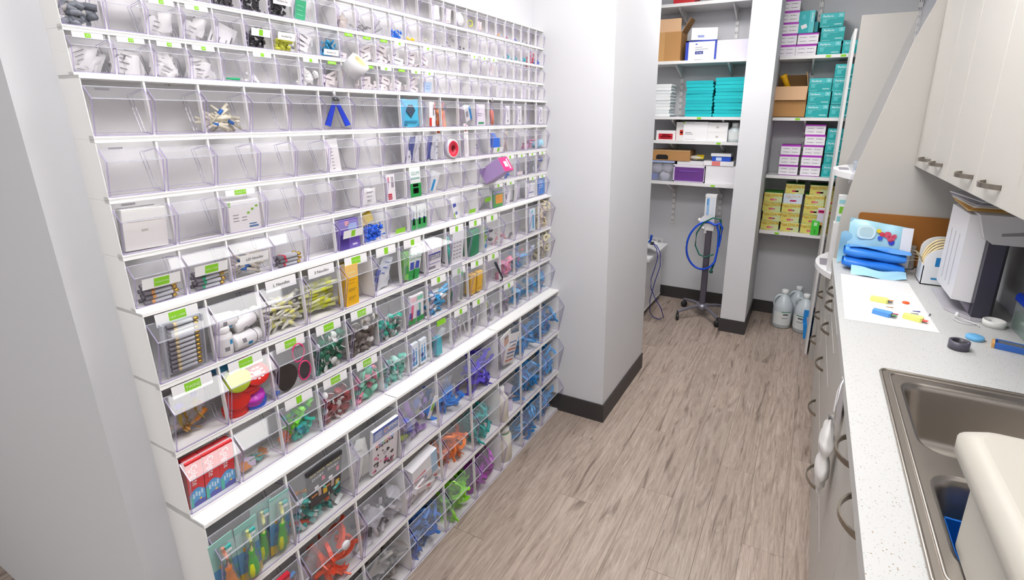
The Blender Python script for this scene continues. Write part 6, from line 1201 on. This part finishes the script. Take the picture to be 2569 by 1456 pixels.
t = thing('foil_jar', 'foil wrapped jar beside the wipe pack', 'jar', (1.598, 2.385, ZC)); ob('jar_body', MB().lathe([(0, 0), (.026, 0), (.028, .01), (.026, .075), (.020, .095)], P('c9c4c2', .25, .6, bump=(120, .6)), 14), t); ob('crimped_top', MB().lathe([(.020, .095), (.028, .112), (.014, .118), (0, .112)], P('d8d4d2', .25, .6), 9), t)
# rubber-dam rack with cream frames
t = thing('frame_rack', 'white rack holding cream arched frames and blue logo', 'rack', (1.690, 2.235, ZC))
def arch(w, h, n=14): return [(-w / 2, 0), (w / 2, 0)] + [(w / 2 * math.cos(math.pi * i / n), h - w / 2 * .75 + w / 2 * .75 * math.sin(math.pi * i / n)) for i in range(n + 1)]
RW = P('eef0f4', .4)
ob('front_plate', MB().prism(arch(.15, .165), 1, -.105, -.10, RW), t); ob('back_plate', MB().prism(arch(.15, .195), 1, .02, .026, RW), t); ob('side_plate', MB().box(-.075, -.105, 0, -.072, .026, .085, RW), t); ob('side_plate', MB().box(.072, -.105, 0, .075, .026, .085, RW), t); ob('base_plate', MB().box(-.075, -.105, 0, .075, .026, .004, P('2f2e34', .5)), t)
ob('logo', MB().box(-.035, -.1062, .085, .022, -.105, .125, P('1a80c4', .4)).text('edge', (-.005, -.1062, .095), (1, 0, 0), (0, 0, 1), .016, P('ffffff', .4)).box(-.04, -.1058, .025, -.005, -.105, .034, P('3a8fc8', .4)).box(.002, -.1058, .022, .03, -.105, .036, P('b8c4e4', .4)), t)
for k in range(5):
    pts = [(.066 * math.cos(math.pi * i / 14), -.088 + .022 * k, .065 + .013 * k * .5 + .095 * math.sin(math.pi * i / 14)) for i in range(15)]
    one('dam_frame', MB().tube(pts, .0045, P('f0d9a8', .45), 8), 'cream arched frame, %s in the white rack' % (['front', 'second', 'middle', 'fourth', 'rear'][k]), 'frame', (1.690, 2.235, ZC), (0, 0, 0), 'cream arched frames')
for k in range(4): one('latex_strip', m_strip('efe3c0', .06, .010), 'cream latex strip poking from the left of the rack, %s' % (['lowest', 'second', 'third', 'topmost'][k]), 'strip', (1.594, 2.19 + .012 * k, ZC + .082 + .012 * k), (R(10 * k), R(20), R(70 + 25 * k)), 'latex strips beside the rack')
# grey bench dispenser with hood and dark post, folders on top
t = thing('scanner_unit', 'grey white bench scanner with hood and dark post', 'scanner', (1.735, 1.90, ZC))
GB = P('dddbdf', .4); GH = P('cfccce', .4)
bd = MB().prism([(-.085, -.13), (-.085, .13), (-.02, .15), (.045, .15), (.045, -.13), (-.03, -.15)], 2, .055, .375, GB); ob('scanner_body', bd, t)
for k in range(3): ob('rib', MB().box(-.0862, -.06 + .06 * k, .09, -.085, -.054 + .06 * k, .29, P('b8b5bc', .5)), t)
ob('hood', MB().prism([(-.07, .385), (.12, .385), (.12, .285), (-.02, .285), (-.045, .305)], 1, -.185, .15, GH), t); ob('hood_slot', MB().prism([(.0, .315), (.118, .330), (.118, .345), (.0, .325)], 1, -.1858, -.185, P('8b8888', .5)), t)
ob('button', MB().lathe([(.016, 0), (.022, 0), (.022, .004), (.018, .006), (.016, .003)], GB, 20), t, (.005, -.140, .22), (R(90), 0, 0))
ob('post', MB().box(-.028, -.182, .012, .022, -.142, .290, P('45424f', .35, .3)), t); ob('post_side', MB().box(.0225, -.180, .012, .030, -.140, .285, P('17161b', .4)), t)
ob('foot_plate', MB().prism([(-.09, .15), (.03, .15), (.03, -.19), (-.03, -.19), (-.09, -.10)], 2, .0005, .012, P('c9c6ce', .35, .3)), t)
ob('bracket_arm', MB().prism([(-.03, .012), (.02, .012), (.02, .056), (-.06, .056)], 1, -.14, -.10, P('8f8a98', .4)), t)
for k, (kc, dz, sx) in enumerate((('d9b070', 0, 0), ('c98f3a', .006, .004), ('e6dccc', .012, .006), ('c5c2c8', .018, .010), ('8a868c', .024, .014), ('dedbe0', .030, .020))):
    one('file_folder', MB().prism([(p_[0], p_[1]) for p_ in rrect(.20, .30, .008, 2)], 2, 0, .0055, P(kc, .7)), '%s file folder in the pile on the scanner hood' % ['lowest tan', 'ochre', 'cream', 'pale grey', 'dark grey', 'topmost white'][k], 'folder', (1.752 + sx * .3, 1.93 + sx, ZC + .3855 + dz), (0, 0, R(-3 + 2.2 * k)), 'file folders on the scanner')
# bag hanging on the cabinet door
t = thing('hanging_bag', 'white plastic bag hanging from a wire hook on the cabinet', 'bag', (1.274, 1.03, .672))
t.scale = (.85, .9, .85)
def bagf(u, v):
    a = 2 * math.pi * u; w_ = [.02, .045, .062, .040, .055, .060, .042, .015][min(7, int(v * 7.99))]
    return (.4 * w_ * math.cos(a) - .012, w_ * math.sin(a) + .004 * math.sin(5 * a + 9 * v), .13 - .30 * v + .006 * math.sin(3 * a + 7 * v))
ob('bag_body', MB().grid(bagf, 16, 14, P('f2efee', .5)), t); ob('bag_tail', MB().grid(lambda u, v: (-.006 + .004 * math.sin(9 * v), -.018 + .03 * u + .005 * math.sin(6 * v), -.14 - .13 * v), 4, 8, BAG), t)
ob('wire_hook', MB().tube([(.0, -.015, .12), (-.004, -.02, .20), (.0, -.01, .262), (.008, .02, .268), (.008, .05, .262), (.0, .055, .20), (-.002, .04, .13)], .0022, P('f0eef2', .35), 6), t)
ob('hook_plate', MB().prism([(-.03, .13), (.055, .13), (.06, .25), (.045, .265), (-.02, .262), (-.028, .24)], 0, .010, .013, P('bdb8be', .4)), t)
